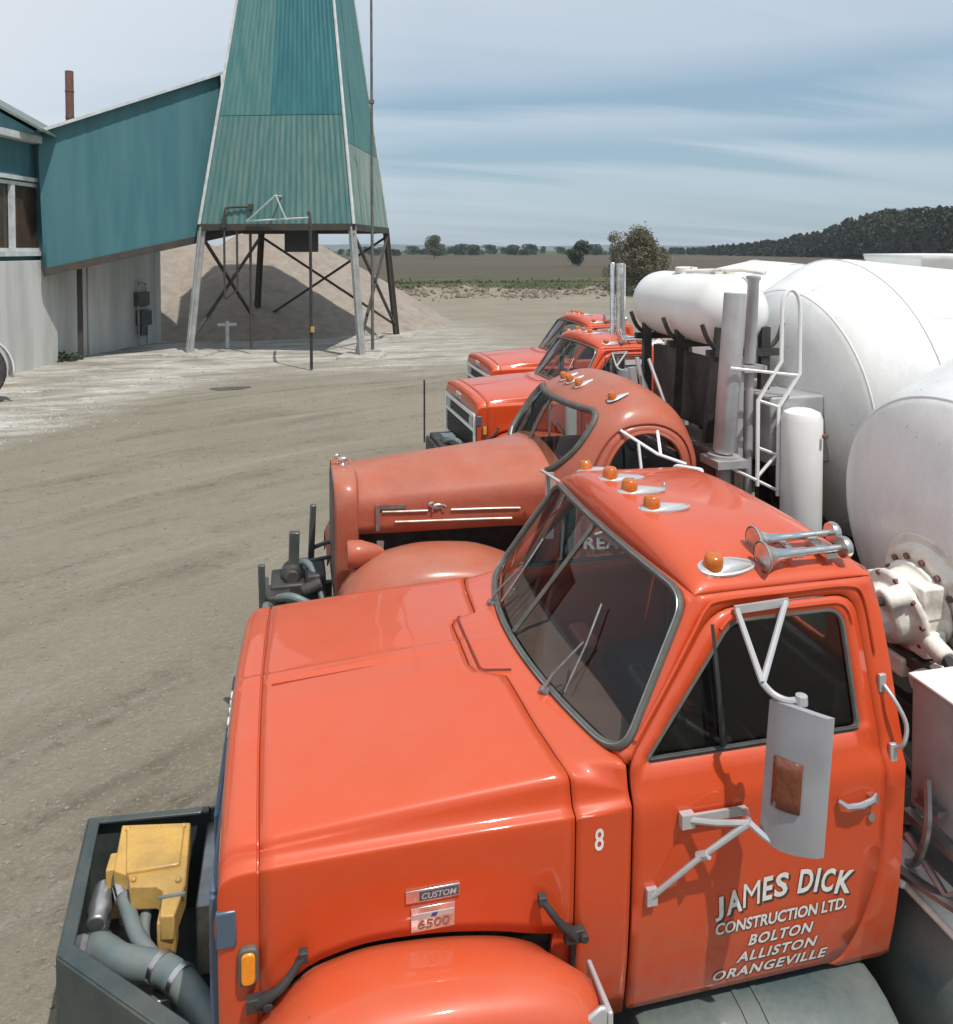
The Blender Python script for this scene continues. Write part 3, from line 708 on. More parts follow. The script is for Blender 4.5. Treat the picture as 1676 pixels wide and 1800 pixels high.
    MB().lathe([(0, .06), (.03, .055), (.04, .03), (.042, 0)], o, ax, 16).build('horn_button', M('maroon_horn_button', (.22, .05, .035), .4), stw)
    MB().box((1.38, .10, 1.70), (.10, .22, .05)).build('dash_box', m_redin, root, bevel=.02)
    return root, roof_z

def wheel(root, x, y, r=.52, w=.27, s=-1, dual=False):
    t = MB(); hw = w / 2
    t.lathe([(-hw * .8, r * .58), (-hw, r * .72), (-hw, r * .90), (-hw * .78, r * .985), (-hw * .3, r), (hw * .3, r), (hw * .78, r * .985), (hw, r * .90), (hw, r * .72), (hw * .8, r * .58)], (x, y, r), (0, 1, 0), 40, cap=False)
    for k in range(36):
        a = 2 * math.pi * k / 36; c = Vector((x + math.cos(a) * r * .99, y, r + math.sin(a) * r * .99))
        t.box(c, (.03, w * .8, .022), Matrix.Rotation(-a + math.pi / 2, 3, 'Y'))
    o = t.build('wheel', m_tyre, root)
    h = MB(); h.lathe([(-.05, r * .2), (-.02, r * .3), (.02, r * .52), (.09, r * .60), (.10, r * .57)], (x, y + s * .02, r), (0, s, 0), 28)
    for k in range(8):
        a = 2 * math.pi * k / 8; h.cyl((x + math.cos(a) * r * .36, y + s * .05, r + math.sin(a) * r * .36), (x + math.cos(a) * r * .36, y + s * .09, r + math.sin(a) * r * .36), .018, 6)
    h.lathe([(0, .10), (.10, .09), (.13, .05), (.131, 0)], (x, y + s * .03, r), (0, s, 0), 16)
    h.build('rim', m_whited, o)
    return o

def drum_profile(old=False):
    if old: return [(0, .22), (.03, .46), (.06, .52), (.16, .80), (.265, 1.0), (.29, 1.03), (.36, 1.085), (.70, 1.235), (.80, 1.255), (.95, 1.245), (2.6, .93), (3.9, .60), (4.0, .62), (4.05, .62), (4.05, .56), (3.5, .55)]
    return [(0, .22), (.03, .46), (.06, .52), (.16, .78), (.265, .975), (.29, 1.0), (.36, 1.045), (1.05, 1.20), (1.45, 1.215), (2.15, 1.20), (3.0, .95), (3.9, .60), (4.0, .62), (4.05, .62), (4.05, .56), (3.5, .55)]
def build_mixer(root, hx, hz, tilt=.215, boxes=True, cx=0.0, old=False):
    """chassis, drum and fittings behind the cab; hub of the drum's front head at (hx, 0, hz)"""
    ch = MB()
    for s in (-1, 1): ch.box((cx + 3.6, s * .42, .82), (7.2, .09, .24))
    for x in (.5, 1.6, 2.6, 4.0, 5.2, 6.6): ch.box((cx + x, 0, .82), (.12, .80, .18))
    ch.cyl((cx + .42, -.95, .52), (cx + .42, .95, .52), .06); ch.cyl((cx + 5.0, -.95, .52), (cx + 5.0, .95, .52), .08); ch.cyl((cx + 6.25, -.95, .52), (cx + 6.25, .95, .52), .08)
    ch.build('chassis_frame', m_dark, root, bevel=.006)
    for s in (-1, 1):
        wheel(root, cx + .42, s * 1.02, s=s)
        for x in (5.0, 6.25): wheel(root, cx + x, s * .98, w=.5, s=s)
    ax = Vector((math.cos(tilt), 0, math.sin(tilt))); o = Vector((hx, 0, hz))
    dr = MB().lathe(drum_profile(old), o, ax, 72, cap=False).build('drum', m_drum, root, smooth=24)
    sm = MB(); u = Vector((0, 1, 0)); w = ax.cross(u)
    for h, r in (((.30, 1.038), (.80, 1.258), (2.6, .933)) if old else ((.30, 1.008), (1.05, 1.203), (2.15, 1.203))):
        sm.tube([o + ax * h + (u * math.cos(a) + w * math.sin(a)) * r for a in [2 * math.pi * k / 72 for k in range(72)]], .007, 5, closed=True)
    for k in range(5):
        a = .6 + 2 * math.pi * k / 5; sm.tube([o + ax * h + (u * math.cos(a) + w * math.sin(a)) * r for h, r in (((.36, 1.087), (.70, 1.237), (.80, 1.257)) if old else ((.36, 1.045), (.7, 1.125), (1.05, 1.202)))], .006, 5)
        sm.tube([o + ax * h + (u * math.cos(a + .6) + w * math.sin(a + .6)) * r for h, r in (((.95, 1.247), (2.6, .932), (3.9, .60)) if old else ((2.15, 1.20), (3.0, .95), (3.9, .60)))], .006, 5)
    sm.build('weld_seam', m_white, dr)
    # drum head flange with bolts
    fl = MB(); fl.lathe([(-.06, .18), (-.06, .265), (-.045, .285), (.0, .29), (.005, .33), (.03, .34), (.04, .40)], o, ax, 40)
    flg = fl.build('drum_flange', m_whited, root, smooth=40)
    for k in range(14):
        a = 2 * math.pi * k / 14; c = o + ax * -.06 + (u * math.cos(a) + w * math.sin(a)) * .235; MB().lathe([(0, .017), (-.018, .017), (-.020, 0)], c, ax, 6).build('bolt', m_rust, flg)
    # gearbox and hydraulic motor in front of the drum
    g = MB(); q = o - ax * .06
    g.lathe([(0, .20), (-.03, .225), (-.05, .19), (-.13, .185), (-.15, .215), (-.18, .215), (-.20, .16), (-.27, .14), (-.29, .10), (-.33, .09), (-.34, 0)], q, ax, 24)
    g.box(q - ax * .10 + Vector((0, -.13, .09)), (.15, .13, .17)); g.box(q - ax * .10 + Vector((0, -.14, -.12)), (.13, .12, .13)); g.box(q - ax * .10 + Vector((0, .15, 0)), (.15, .13, .24)); g.box(q - ax * .14 + Vector((0, -.02, -.26)), (.16, .18, .10))
    g.cyl(q - ax * .22 + Vector((0, -.12, .15)), q - ax * .36 + Vector((0, -.12, .16)), .055, 12)
    g.cyl(q - ax * .16 + Vector((0, -.22, -.06)), q - ax * .16 + Vector((0, -.33, -.10)), .05, 12); g.cyl(q - ax * .05 + Vector((0, -.25, -.25)), q - ax * .25 + Vector((0, -.25, -.25)), .07, 14)
    gb = g.build('drum_gearbox', m_whited, root, smooth=40, bevel=.012)
    for k in range(10):
        a = 2 * math.pi * k / 10; MB().lathe([(0, .014), (-.018, .014), (-.019, 0)], q - ax * .175 + (u * math.cos(a) + w * math.sin(a)) * .20, ax, 6).build('bolt', m_rust, gb)
    ho = MB()
    ho.tube(catmull([q - ax * .16 + Vector((0, -.33, -.1)), q + Vector((-.18, -.45, -.25)), q + Vector((-.10, -.42, -.6)), q + Vector((.1, -.3, -.85))], 6), .028, 8)
    ho.tube(catmull([q - ax * .36 + Vector((0, -.12, .16)), q + Vector((-.55, -.2, .05)), q + Vector((-.5, -.3, -.4)), q + Vector((-.2, -.3, -.85))], 6), .024, 8)
    ho.build('hydraulic_hose', m_black, gb)
    pd = MB()                                     # front pedestal
    for s in (-1, 1):
        pd.bar((hx - .05, s * .42, .93), (hx - .14, s * .26, hz - .22), .10, .12); pd.bar((hx + .5, s * .42, .93), (hx - .05, s * .26, hz - .28), .08, .10)
    pd.box((hx - .12, 0, hz - .26), (.26, .62, .06)); pd.box((hx - .1, 0, 1.15), (.08, .8, .08))
    pd.build('pedestal', m_dark, root, bevel=.006)
    rp = MB()                                     # rear pedestal, hopper, chute
    for s in (-1, 1):
        rp.bar((hx + 3.4, s * .42, .93), (hx + 3.5, s * .70, hz + .15), .10, .12); rp.bar((hx + 3.8, s * .42, .93), (hx + 4.2, s * .55, hz + 1.1), .09, .10)
        rp.lathe([(-.06, .11), (.06, .11)], (hx + 3.35, s * .62, hz + .10), ax, 18)
    rp.box((hx + 3.5, 0, hz + .15), (.14, 1.5, .10)); rp.build('rear_pedestal', m_white, root, bevel=.006)
    e = o + ax * 4.0
    hp = MB(); ring = lambda x0, x1, yy, z: [(x0, -yy, z), (x1, -yy, z), (x1, yy, z), (x0, yy, z)]
    hp.grid([ring(e.x - .38, e.x + .85, .62, e.z + .92), ring(e.x - .36, e.x + .80, .60, e.z + .84), ring(e.x - .10, e.x + .35, .30, e.z + .30), ring(e.x - .05, e.x + .30, .28, e.z + .1)], closed=True)
    hp.build('charge_hopper', m_white, root, solid=.03)
    cu = MB(); rows = []
    for k in range(9):
        t = k / 8; c = Vector((lerp(e.x + .1, e.x + 1.4, t), 0, lerp(e.z - .5, 1.15, t)))
        rows.append([c + Vector((0, .30 * math.cos(a), -.22 * math.sin(a) + .1)) for a in [math.pi * j / 10 for j in range(11)]])
    cu.grid(rows); cu.build('discharge_chute', m_white, root, solid=.02)
    # fenders over the rear wheels
    for s in (-1, 1):
        rows = []
        for k in range(15):
            a = lerp(math.pi * .98, math.pi * .02, k / 14); cx = 5.0 if k < 7 else 6.25
            x = cx + 5.62 + 1.30 * math.copysign(abs(math.cos(a)) ** .8, math.cos(a)); z = .70 + .48 * math.sin(a) ** .7
            rows.append([(x, s * .70, z), (x, s * 1.22, z), (x, s * 1.24, z - .06)])
        MB().grid(rows).build('rear_fender', m_white, root, solid=.012)
    if boxes:
        # tool / control box behind the cab, tank top painted white as sun glare, and side tank under the door
        for s in (-1, 1):
            bx = MB(); bx.box((2.83, s * .955, 1.525), (.60, .46, .55)); cb = bx.build('control_box', m_grey, root, bevel=.012)
            MB().box((2.83, s * .955, 1.806), (.62, .48, .012)).build('lit_box_top', m_white, cb, bevel=.004)  # thin white cap paints in the sunlit top of the grey box
            br = MB(); br.bar((2.51, s * .80, 1.235), (2.70, s * .45, .96), .035); br.bar((2.50, s * .74, 1.235), (2.50, s * 1.16, 1.235), .04, .03)
            br.build('box_bracket', m_steel, cb); br = MB()
            br.cyl((2.53, s * .84, 1.36), (2.49, s * .84, 1.36), .03, 10); br.bar((2.505, s * .80, 1.33), (2.49, s * .94, 1.36), .04, .02)
            br.tube([(2.47, s * .78, 1.17), (2.46, s * 1.0, 1.08), (2.60, s * 1.12, 1.22)], .018, 6); br.tube(catmull([(2.49, s * .86, 1.45), (2.44, s * .92, 1.3), (2.46, s * .84, 1.1), (2.6, s * .6, .9)], 5), .016, 6); br.bar((2.44, s * .72, 1.0), (2.44, s * 1.15, 1.12), .05, .02)
            br.build('box_fittings', m_steel, cb)
            tk = MB(); tk.lathe([(0, 0), (.002, .22), (.03, .315), (.06, .33), (.98, .33), (1.01, .315), (1.038, .22), (1.04, 0)], (1.20, s * .86, .42), (1, 0, 0), 32, cap=False)
            tank = tk.build('fuel_tank', m_teal_tank, root, smooth=40)
            sp = MB()
            for x in (1.62, 1.70): sp.lathe([(0, .328), (0, .336), (.022, .336), (.022, .328)], (x, s * .86, .42), (1, 0, 0), 32, cap=False)
            sp.build('tank_strap', m_teal_tank, tank, smooth=40)
            qt = MB(); rows = []
            for k in range(15):
                a = k / 14; x = 2.43 + .75 * a; z = .975 + .16 * math.sin(a * math.pi / 2); rows.append([(x, s * .55, z), (x, s * 1.10, z), (x + .010, s * 1.12, z - .03)])
            qt.grid(rows); wt = qt.build('lit_tank_top', m_white, root, solid=.012, smooth=60)  # white paint stands in for sun glare on the teal tank's top
            rod = MB(); rod.tube([(2.435, s * .80, .985), (2.435, s * 1.14, .985)], .012, 8); rod.ball((2.43, s * .80, .99), .024, 8, 6); rod.build('tank_rod', m_whited, wt)
            hub = MB(); hub.lathe([(-.28, 0), (-.28, .56), (-.25, .585), (.25, .585), (.28, .56), (.28, 0)], (2.98, s * .84, .60), (0, 1, 0), 48, cap=False); hub.build('air_tank', m_teal_tank, root, smooth=40)

def pump_frame(root):
    """open steel box in front of the radiator with the yellow pump and its hoses"""
    f = MB(); z1, z0 = .95, .45
    pts = [(-.40, .36), (-.94, .40), (-.875, -.35), (-.38, -.80)]
    for (a, b), (c, d) in zip(pts, pts[1:]): f.bar((a, b, (z1 + z0) / 2), (c, d, (z1 + z0) / 2), .014, z1 - z0)
    f.bar((-.40, .36, .70), (-.26, .36, .70), .014, .5); f.bar((-.38, -.80, .70), (-.25, -.80, .70), .014, .5)
    f.box((-.62, 0, .47), (.60, .90, .02))
    inn = [(-.40, .32), (-.885, .36), (-.825, -.315), (-.36, -.735)]
    for i in range(3):
        a, b, c, d = pts[i], pts[i + 1], inn[i + 1], inn[i]
        f.prism([a, b, c, d], lambda x, y: (x, y, z1 + .008), lambda x, y: (x, y, z1 - .006))
    fr = f.build('pump_frame', m_darkblue, root, bevel=.004)
    y = MB()
    y.prism([(-.768, .257), (-.468, .205), (-.445, -.16), (-.468, -.315), (-.522, -.305), (-.53, -.175), (-.56, -.145), (-.665, -.125), (-.68, -.06), (-.748, -.015)], lambda a, b: (a, b, 1.0), lambda a, b: (a, b, .90))
    y.prism([(-.74, .21), (-.49, .17), (-.48, -.06), (-.69, -.06)], lambda a, b: (a, b, 1.015), lambda a, b: (a, b, .98))
    for bx_, by_ in ((-.735, .215), (-.495, .18), (-.475, -.14), (-.655, -.095), (-.60, .19)): y.lathe([(0, .014), (.014, .013), (.016, 0)], (bx_, by_, 1.0), (0, 0, 1), 6)
    y.box((-.76, .08, .86), (.06, .10, .22)); y.box((-.50, -.26, .90), (.07, .08, .14))
    pm = y.build('hydraulic_pump', m_yellow, root, bevel=.018, smooth=40)
    MB().box((-.49, -.215, 1.002), (.10, .012, .010)).build('pump_band', m_hose, pm)
    p2 = MB(); p2.lathe([(0, .0), (.001, .045), (.12, .05), (.14, .04), (.18, .04), (.181, 0)], (-.80, .08, .86), (0, -1, -.1), 14); p2.cyl((-.70, -.30, .78), (-.62, -.42, .78), .03, 10); p2.box((-.66, -.05, .86), (.10, .12, .06)); p2.box((-.50, -.42, .72), (.08, .08, .16)); p2.box((-.36, .1, .74), (.10, .5, .3)); p2.box((-.78, -.24, .74), (.12, .12, .12)); p2.box((-.74, .0, .66), (.16, .5, .12)); p2.cyl((-.83, -.18, .86), (-.83, -.30, .84), .035, 10); p2.box((-.66, -.22, .64), (.22, .2, .14)); p2.box((-.80, -.36, .60), (.10, .06, .1))
    p2.build('pump_valve', m_steel, pm, bevel=.008)
    h = MB(); h.tube(catmull([(-.755, .10, .93), (-.735, .03, .93), (-.71, -.03, .91), (-.625, -.22, .88), (-.55, -.32, .86), (-.50, -.39, .86)], 6), .030, 12)
    h.tube(catmull([(-.555, .03, .90), (-.575, -.03, .90), (-.605, -.10, .87), (-.60, -.2, .84), (-.55, -.30, .83), (-.50, -.38, .84)], 6), .024, 12)
    h.tube(catmull([(-.82, -.16, .80), (-.75, -.22, .84), (-.658, -.317, .86), (-.51, -.395, .87), (-.425, -.473, .87), (-.34, -.60, .87), (-.24, -.75, .85), (-.12, -.85, .80)], 6), [.03, .04, .045] + [.054] * 40, 14)
    hs = h.build('hydraulic_hose', m_hose, root, smooth=60)
    cl = [[(-.757, .105, .93), (-.742, .055, .932), .036], [(-.722, -.0, .918), (-.70, -.055, .905), .036], [(-.582, -.05, .895), (-.60, -.09, .88), .029]]
    for t in ((-.505, -.398, .87), (-.425, -.473, .87), (-.25, -.735, .853)):
        d = Vector((.70, -.72, .0)).normalized(); p = Vector(t); cl.append([p - d * .012, p + d * .012, .060])
    for a_, b_, r in cl: MB().tube([a_, b_], r, 16).build('hose_clamp', m_chrome, hs, smooth=40)

# ---- older truck with rounded cab (local y = 0 on its centre line, world x)
def build_round_truck():
    root = thing('mixer_truck', 'older faded red mixer truck with domed cab roof and chrome strips along its hood', 'mixer truck', group='mixer trucks parked side by side')
    # hood
    XF, XB = .30, 1.97
    hoodb = pc([(.30, .40), (.8, .475), (1.3, .535), (1.60, .58), (1.78, .64), (1.90, .74), (1.97, .82)])
    def hsec(x):
        t = (x - XF) / (XB - XF); b = hoodb(x); top = lerp(1.905, 2.045, t); low = lerp(1.50, 1.545, t)
        nose = max(0, 1 - (x - XF) / .12); top -= .055 * nose ** 2; b -= .03 * nose ** 2
        row = []
        hp_ = catmull([(1.0, .285, 0), (.995, .245, 0), (.97, .195, 0), (.91, .150, 0), (.76, .095, 0), (.52, .042, 0), (.26, .011, 0), (0, 0, 0)], 3)
        row = [(x, -b * q[0], top - q[1]) for q in hp_] + [(x, b * q[0], top - q[1]) for q in hp_[-2::-1]]
        lowp = [(x, -b, z) for z in (low, lerp(low, top - .285, .5))]
        return [lowp[0], lowp[1]] + row + [(x, b, lowp[1][2]), (x, b, lowp[0][2])]
    xs = [XF, XF + .015, XF + .04, XF + .08, XF + .13] + [lerp(XF + .2, XB, k / 10) for k in range(11)]
    hd = MB().grid([hsec(x) for x in xs]); f0 = hsec(XF); hd.add(f0, [tuple(range(len(f0)))])
    hood = hd.build('hood', m_mack, root, smooth=50, solid=.01)
    MB().box((1.05, 0, 1.38), (1.5, .60, .66)).build('engine', m_black, root)
    # radiator shell and grille
    rows = []
    for x, sc, dz in ((.300, .90, 0), (.285, .96, .01), (.30, 1.03, .015), (.36, 1.06, .015), (.44, 1.06, .012), (.46, 1.03, 0)):
        b = .41 * sc; row = []
        for k in range(21):
            a = math.pi * k / 20; c, s = math.cos(a), math.sin(a); row.append((x, -b * math.copysign(abs(c) ** .5, c), lerp(1.60, 1.900 + dz, s ** .75)))
        row = [(x, -b * .94, 1.0), (x, -b, 1.3)] + row + [(x, b, 1.3), (x, b * .94, 1.0)]; rows.append(row)
    MB().grid(rows).build('radiator_shell', m_mack, root, smooth=50, solid=.01)
    g = MB()
    poly = [(y, z) for x, y, z in rows[0]]
    g.prism([(y * .97, z if z < 1.2 else z - .01) for y, z in poly], lambda y, z: (.292, y, z), lambda y, z: (.36, y, z)); gr = g.build('grille', m_grey, root)
    b = MB()
    for k in range(15):
        y = -.32 + .64 * k / 14; b.box((.286, y, 1.40), (.012, .014, .80))
    b.build('grille_bars', m_steel, gr)
    orn = MB(); orn.lathe([(0, .03), (.02, .022), (.03, .012)], (.37, 0, 1.90), (0, 0, 1), 10); orn.ball((.37, 0, 1.955), .03, 10, 8, (1.5, .7, .8)); orn.ball((.325, 0, 1.985), .022, 10, 8); orn.tube([(.40, 0, 1.96), (.42, 0, 1.93)], .010, 6); orn.tube([(.345, .012, 1.95), (.33, .012, 1.925)], .008, 6)
    orn.build('hood_ornament', m_chrome, hood)
    for s in (-1, 1):
        yb = lambda x: s * (hoodb(x) + .006)
        st = MB(); z1 = 1.668; z2 = 1.592
        for x0, x1, z in ((.63, .96, z1), (1.13, 1.64, z1), (.72, 1.58, z2)): st.tube([(lerp(x0, x1, k / 6), yb(lerp(x0, x1, k / 6)), z) for k in range(7)], .0085, 6)
        st.build('hood_strip', M('dull_strip', (.50, .47, .42), .45, metal=.5, col2=(.30, .26, .22), scale=12), hood)
        em = MB(); y = yb(1.04)
        em.ball((1.03, y, 1.698), .03, 10, 8, (1.5, .4, .75)); em.ball((.985, y, 1.715), .022, 8, 6, (1, .5, 1)); em.tube([(1.0, y, 1.693), (.99, y, 1.658)], .009, 6); em.tube([(1.06, y, 1.693), (1.075, y, 1.655)], .009, 6); em.tube([(1.07, y, 1.708), (1.095, y, 1.693)], .006, 6)
        em.build('hood_emblem', m_chrome, hood)
        nb = MB(); nb.bar((.60, yb(.60), 1.705), (.80, yb(.80), 1.705), .014, .028); nb.bar((.595, yb(.59), 1.53), (.595, yb(.59), 1.72), .02, .03); nb.build('name_plate', m_steel, hood)
        # pontoon fender
        rows = []
        zt = pc([(.26, 1.10), (.34, 1.26), (.45, 1.375), (.62, 1.455), (.9, 1.495), (1.2, 1.475), (1.5, 1.38), (1.75, 1.20), (1.92, 1.0)])
        for k in range(25):
            x = lerp(.26, 1.92, k / 24); z = zt(x); row = []
            for y, dz in ((.42, -.14), (.46, -.10), (.52, -.055), (.60, -.018), (.70, 0), (.82, 0), (.93, -.02), (1.02, -.06), (1.08, -.13), (1.105, -.22), (1.105, -.27)): row.append((x - (-dz) * .3 * (1 if x < .9 else -1) * 0, s * y, z + dz))
            rows.append(row)
        MB().grid(rows).build('fender', m_mack, root, smooth=60, solid=.01)
        hl = MB(); hl.lathe([(0, .0), (.001, .09), (.02, .10), (.10, .095), (.20, .06), (.26, .02), (.262, 0)], (.36, s * .62, 1.435), (1, 0, 0), 18); hl.cyl((.45, s * .62, 1.28), (.45, s * .62, 1.38), .03); hlo = hl.build('headlight', m_mack, root, smooth=50)
        hb_ = MB(); hb_.bar((.585, s * .60, 1.36), (.60, s * .58, 1.50), .03, .05); hb_.build('headlight_bracket', m_steel, hlo)
    # cab: stacked superellipse outlines
    LV = [(.95, 1.86, 3.00, .90), (1.3, 1.84, 3.04, .925), (1.6, 1.84, 3.05, .925), (1.80, 1.85, 3.06, .915), (1.92, 1.90, 3.05, .90), (2.05, 1.965, 3.04, .885), (2.18, 2.03, 3.01, .865), (2.29, 2.09, 2.97, .83), (2.38, 2.16, 2.91, .775), (2.45, 2.25, 2.83, .69), (2.50, 2.34, 2.75, .58), (2.535, 2.43, 2.66, .42), (2.55, 2.49, 2.60, .22), (2.555, 2.53, 2.56, .05)]
    fa, fb, fw = pc([(l[0], l[1]) for l in LV]), pc([(l[0], l[2]) for l in LV]), pc([(l[0], l[3]) for l in LV])
    zs = [.95, 1.1, 1.25, 1.4, 1.5, 1.6, 1.7] + [lerp(1.75, 2.40, k / 26) for k in range(27)] + [2.42, 2.44, 2.46, 2.48, 2.50, 2.515, 2.53, 2.54, 2.548, 2.553, 2.555]
    NA = 128
    def outl(z):
        a, b, w = fa(z), fb(z), fw(z); c = (a + b) / 2; h = (b - a) / 2; n = pl([(2.0, 5.0), (2.3, 3.6), (2.5, 2.3)], z); row = []
        for k in range(NA):
            t = 2 * math.pi * k / NA; cs, sn = math.cos(t), math.sin(t)
            row.append((c - h * math.copysign(abs(cs) ** (2 / n), cs) - .06 * max(0, cs) ** 2 * (1 if z > 1.8 else .3) * (1 - abs(sn)), w * math.copysign(abs(sn) ** (2 / n), sn), z))
        return row
    rows = [outl(z) for z in zs]
    wsp = rounded([(-.56, 1.90), (.56, 1.90), (.73, 2.10), (.70, 2.375), (-.70, 2.375), (-.73, 2.10)], [.14, .14, .12, .13, .13, .12], 6)
    dwp = rounded([(2.14, 1.80), (2.20, 2.04), (2.36, 2.235), (2.62, 2.255), (2.80, 2.13), (2.83, 1.80)], [.05, .14, .14, .14, .14, .05], 6)
    rwp = rounded([(-.40, 1.95), (.40, 1.95), (.36, 2.25), (-.36, 2.25)], .08)
    cab = MB(); m, n = len(rows), NA; vs = [p for r in rows for p in r]; fs = []
    for i in range(m - 1):
        for k in range(n):
            l = (k + 1) % n; f = (i * n + k, i * n + l, (i + 1) * n + l, (i + 1) * n + k)
            c = [sum(vs[q][d] for q in f) / 4 for d in range(3)]
            cxm = (fa(c[2]) + fb(c[2])) / 2
            if abs(c[1]) < fw(c[2]) * .93 and c[0] < cxm - .1 and inside((c[1], c[2]), wsp): continue
            if abs(c[1]) > fw(c[2]) * .80 and inside((c[0], c[2]), dwp): continue
            if c[0] > cxm + .2 and inside((c[1], c[2]), rwp): continue
            fs.append(f)
    cab.add(vs, fs); cab.add([(p) for p in rows[-1]], [tuple(range(n))])
    shell = cab.build('cab_shell', m_mack, root, smooth=60, solid=.02)
    def surf_y(x, z, s, o=0):                       # point on the side for (x, z)
        a, b, w = fa(z), fb(z), fw(z); c = (a + b) / 2; h = (b - a) / 2; n_ = pl([(2.0, 5.0), (2.3, 3.6), (2.5, 2.3)], z)
        return (x, s * (w * max(0, 1 - min(1, abs((x - c) / h)) ** n_) ** (1 / n_) + o), z)
    def surf_x(y, z, o=0):
        a, b, w = fa(z), fb(z), fw(z); c = (a + b) / 2; h = (b - a) / 2; n_ = pl([(2.0, 5.0), (2.3, 3.6), (2.5, 2.3)], z)
        q = min(.999, abs(y) / w); cs = max(0, 1 - q ** n_) ** (1 / n_); t = (cs) ** (n_ / 2)
        sn = q ** (n_ / 2)
        return (c - h * cs - .06 * t ** 2 * (1 - sn) - o, y, z)
    wd = dense(wsp, .05)
    wsm = MB().panel(wd, [], lambda y, z: surf_x(y, z, -.004), (.1, .08)).build('windshield', m_glass, root)
    MB().tube([surf_x(y, z, .004) for y, z in wd], .026, 8, closed=True).build('gasket', m_gasket, wsm)
    MB().tube([surf_x(0, lerp(1.91, 2.37, k / 5), .004) for k in range(6)], .013, 6).build('divider', m_gasket, wsm)
    wi = MB(); wi.tube([surf_x(-.30, 1.86, .03), surf_x(-.05, 2.03, .035)], .007, 5); wi.tube([surf_x(.30, 1.86, .03), surf_x(.50, 2.03, .035)], .007, 5); wi.build('wiper', m_lgrey, wsm)
    for s in (-1, 1):
        dd = dense(dwp, .05)
        dl = rounded([(2.02, 1.02), (2.03, 1.80), (2.12, 2.06), (2.31, 2.295), (2.66, 2.315), (2.88, 2.16), (2.90, 1.75), (2.88, 1.02)], [.05, .1, .15, .15, .15, .15, .1, .08], 5)
        dp_ = MB().panel(dense(dl, .06), [dd], lambda x, z: surf_y(x, z, s, .010), (.08, .07)).build('door', m_mack, root, smooth=50, solid=.012)
        MB().tube([surf_y(x, z, s, .012) for x, z in dd], .016, 6, closed=True).build('window_seal', m_mack, dp_)
        MB().panel(dd, [], lambda x, z: surf_y(x, z, s, -.012), (.2, .2)).build('window', m_dglass, dp_)
        MB().tube([surf_y(x, z, s, .016) for x, z in dense(dl, .06)], .006, 5, closed=True).build('door_seam', m_redin, dp_)
        if s < 0:
            t = MB(); f = lambda x, z: surf_y(x, z, -1, .0255)
            fit_text(t, 'READY MIX', f, 2.02, 2.78, 1.445, 1.535, .03, .0, 1.1); t.build('door_lettering', m_letter, dp_, flat=True)
            t = MB(); fit_text(t, 'CONCRETE', f, 2.08, 2.60, 1.355, 1.395, .02, .0, 1.1); t.build('small_lettering', m_letter, dp_, flat=True)
        P = lambda x, y, z: (x, s * y, z); br = MB()
        a, b, c = surf_y(2.33, 2.27, s, .02), surf_y(2.60, 2.26, s, .05), P(2.56, 1.16, 2.13)
        br.tube([a, P(2.50, 1.10, 2.15), P(2.66, 1.22, 2.10)], .012, 6); br.tube([b, P(2.52, 1.11, 2.145)], .012, 6); br.tube([P(2.40, 1.0, 2.21), P(2.42, 1.10, 1.70)], .011, 6); br.tube([P(2.42, 1.10, 1.70), P(2.64, 1.20, 1.66)], .011, 6); br.tube([surf_y(2.1, 1.55, s, .02), P(2.42, 1.10, 1.70)], .011, 6)
        mr = MB(); mr.prism(rounded([(0, 1.66), (.20, 1.66), (.20, 2.08), (0, 2.08)], .03), lambda u, z: (2.60 + u * .7, s * (1.13 + u * .8), z), lambda u, z: (2.63 + u * .7, s * (1.11 + u * .8), z))
        mo = mr.build('mirror', m_white, root, bevel=.006); br.build('mirror_bracket', m_white, mo)
    sd = MB(); sd.bar((1.90, -.90, 1.90), (2.05, -.93, 1.88), .03, .02); sd.bar((1.80, -.80, 1.50), (1.80, -.80, 1.98), .02, .06); sd.tube([(1.75, -.76, 1.99), (1.86, -.92, 1.93), (2.02, -.98, 1.90)], .012, 6); sd.build('cowl_bracket', m_lgrey, root)
    for x, y, sc in ((2.28, -.16, 1), (2.27, .02, 1), (2.28, .20, 1), (2.38, -.62, 1.1)):
        # find roof height
        zz = 2.3
        for k in range(60):
            z = 2.30 + .255 * k / 60
            if surf_x(y, z)[0] <= x and abs(y) < fw(z): zz = z
        bz = MB(); rows = []
        for sx, w, h in [(-.06, .012, .008), (-.045, .030, .014), (0, .036, .018), (.05, .024, .020), (.10, .006, .012)]: rows.append([(x + sx * sc, y + w * sc * math.cos(math.pi * k / 8), zz + .004 + h * math.sin(math.pi * k / 8) + (sx * .35)) for k in range(9)])
        bz.grid(rows); lm = bz.build('roof_marker_lamp', m_lgrey, root, smooth=60)
        MB().lathe([(0, .034), (.03, .032), (.05, .02), (.054, 0)], (x - .02, y, zz + .01), (-.3, 0, 1), 12).build('lens', m_amber, lm)
    it = MB(); it.box((2.45, 0, 1.05), (1.0, 1.6, .05)); it.box((2.02, 0, 1.76), (.20, 1.45, .16)); it.box((2.72, 0, 1.42), (.45, 1.5, .2)); it.box((2.90, 0, 1.72), (.12, 1.5, .55)); it.build('cab_interior', m_seat, root, bevel=.03)
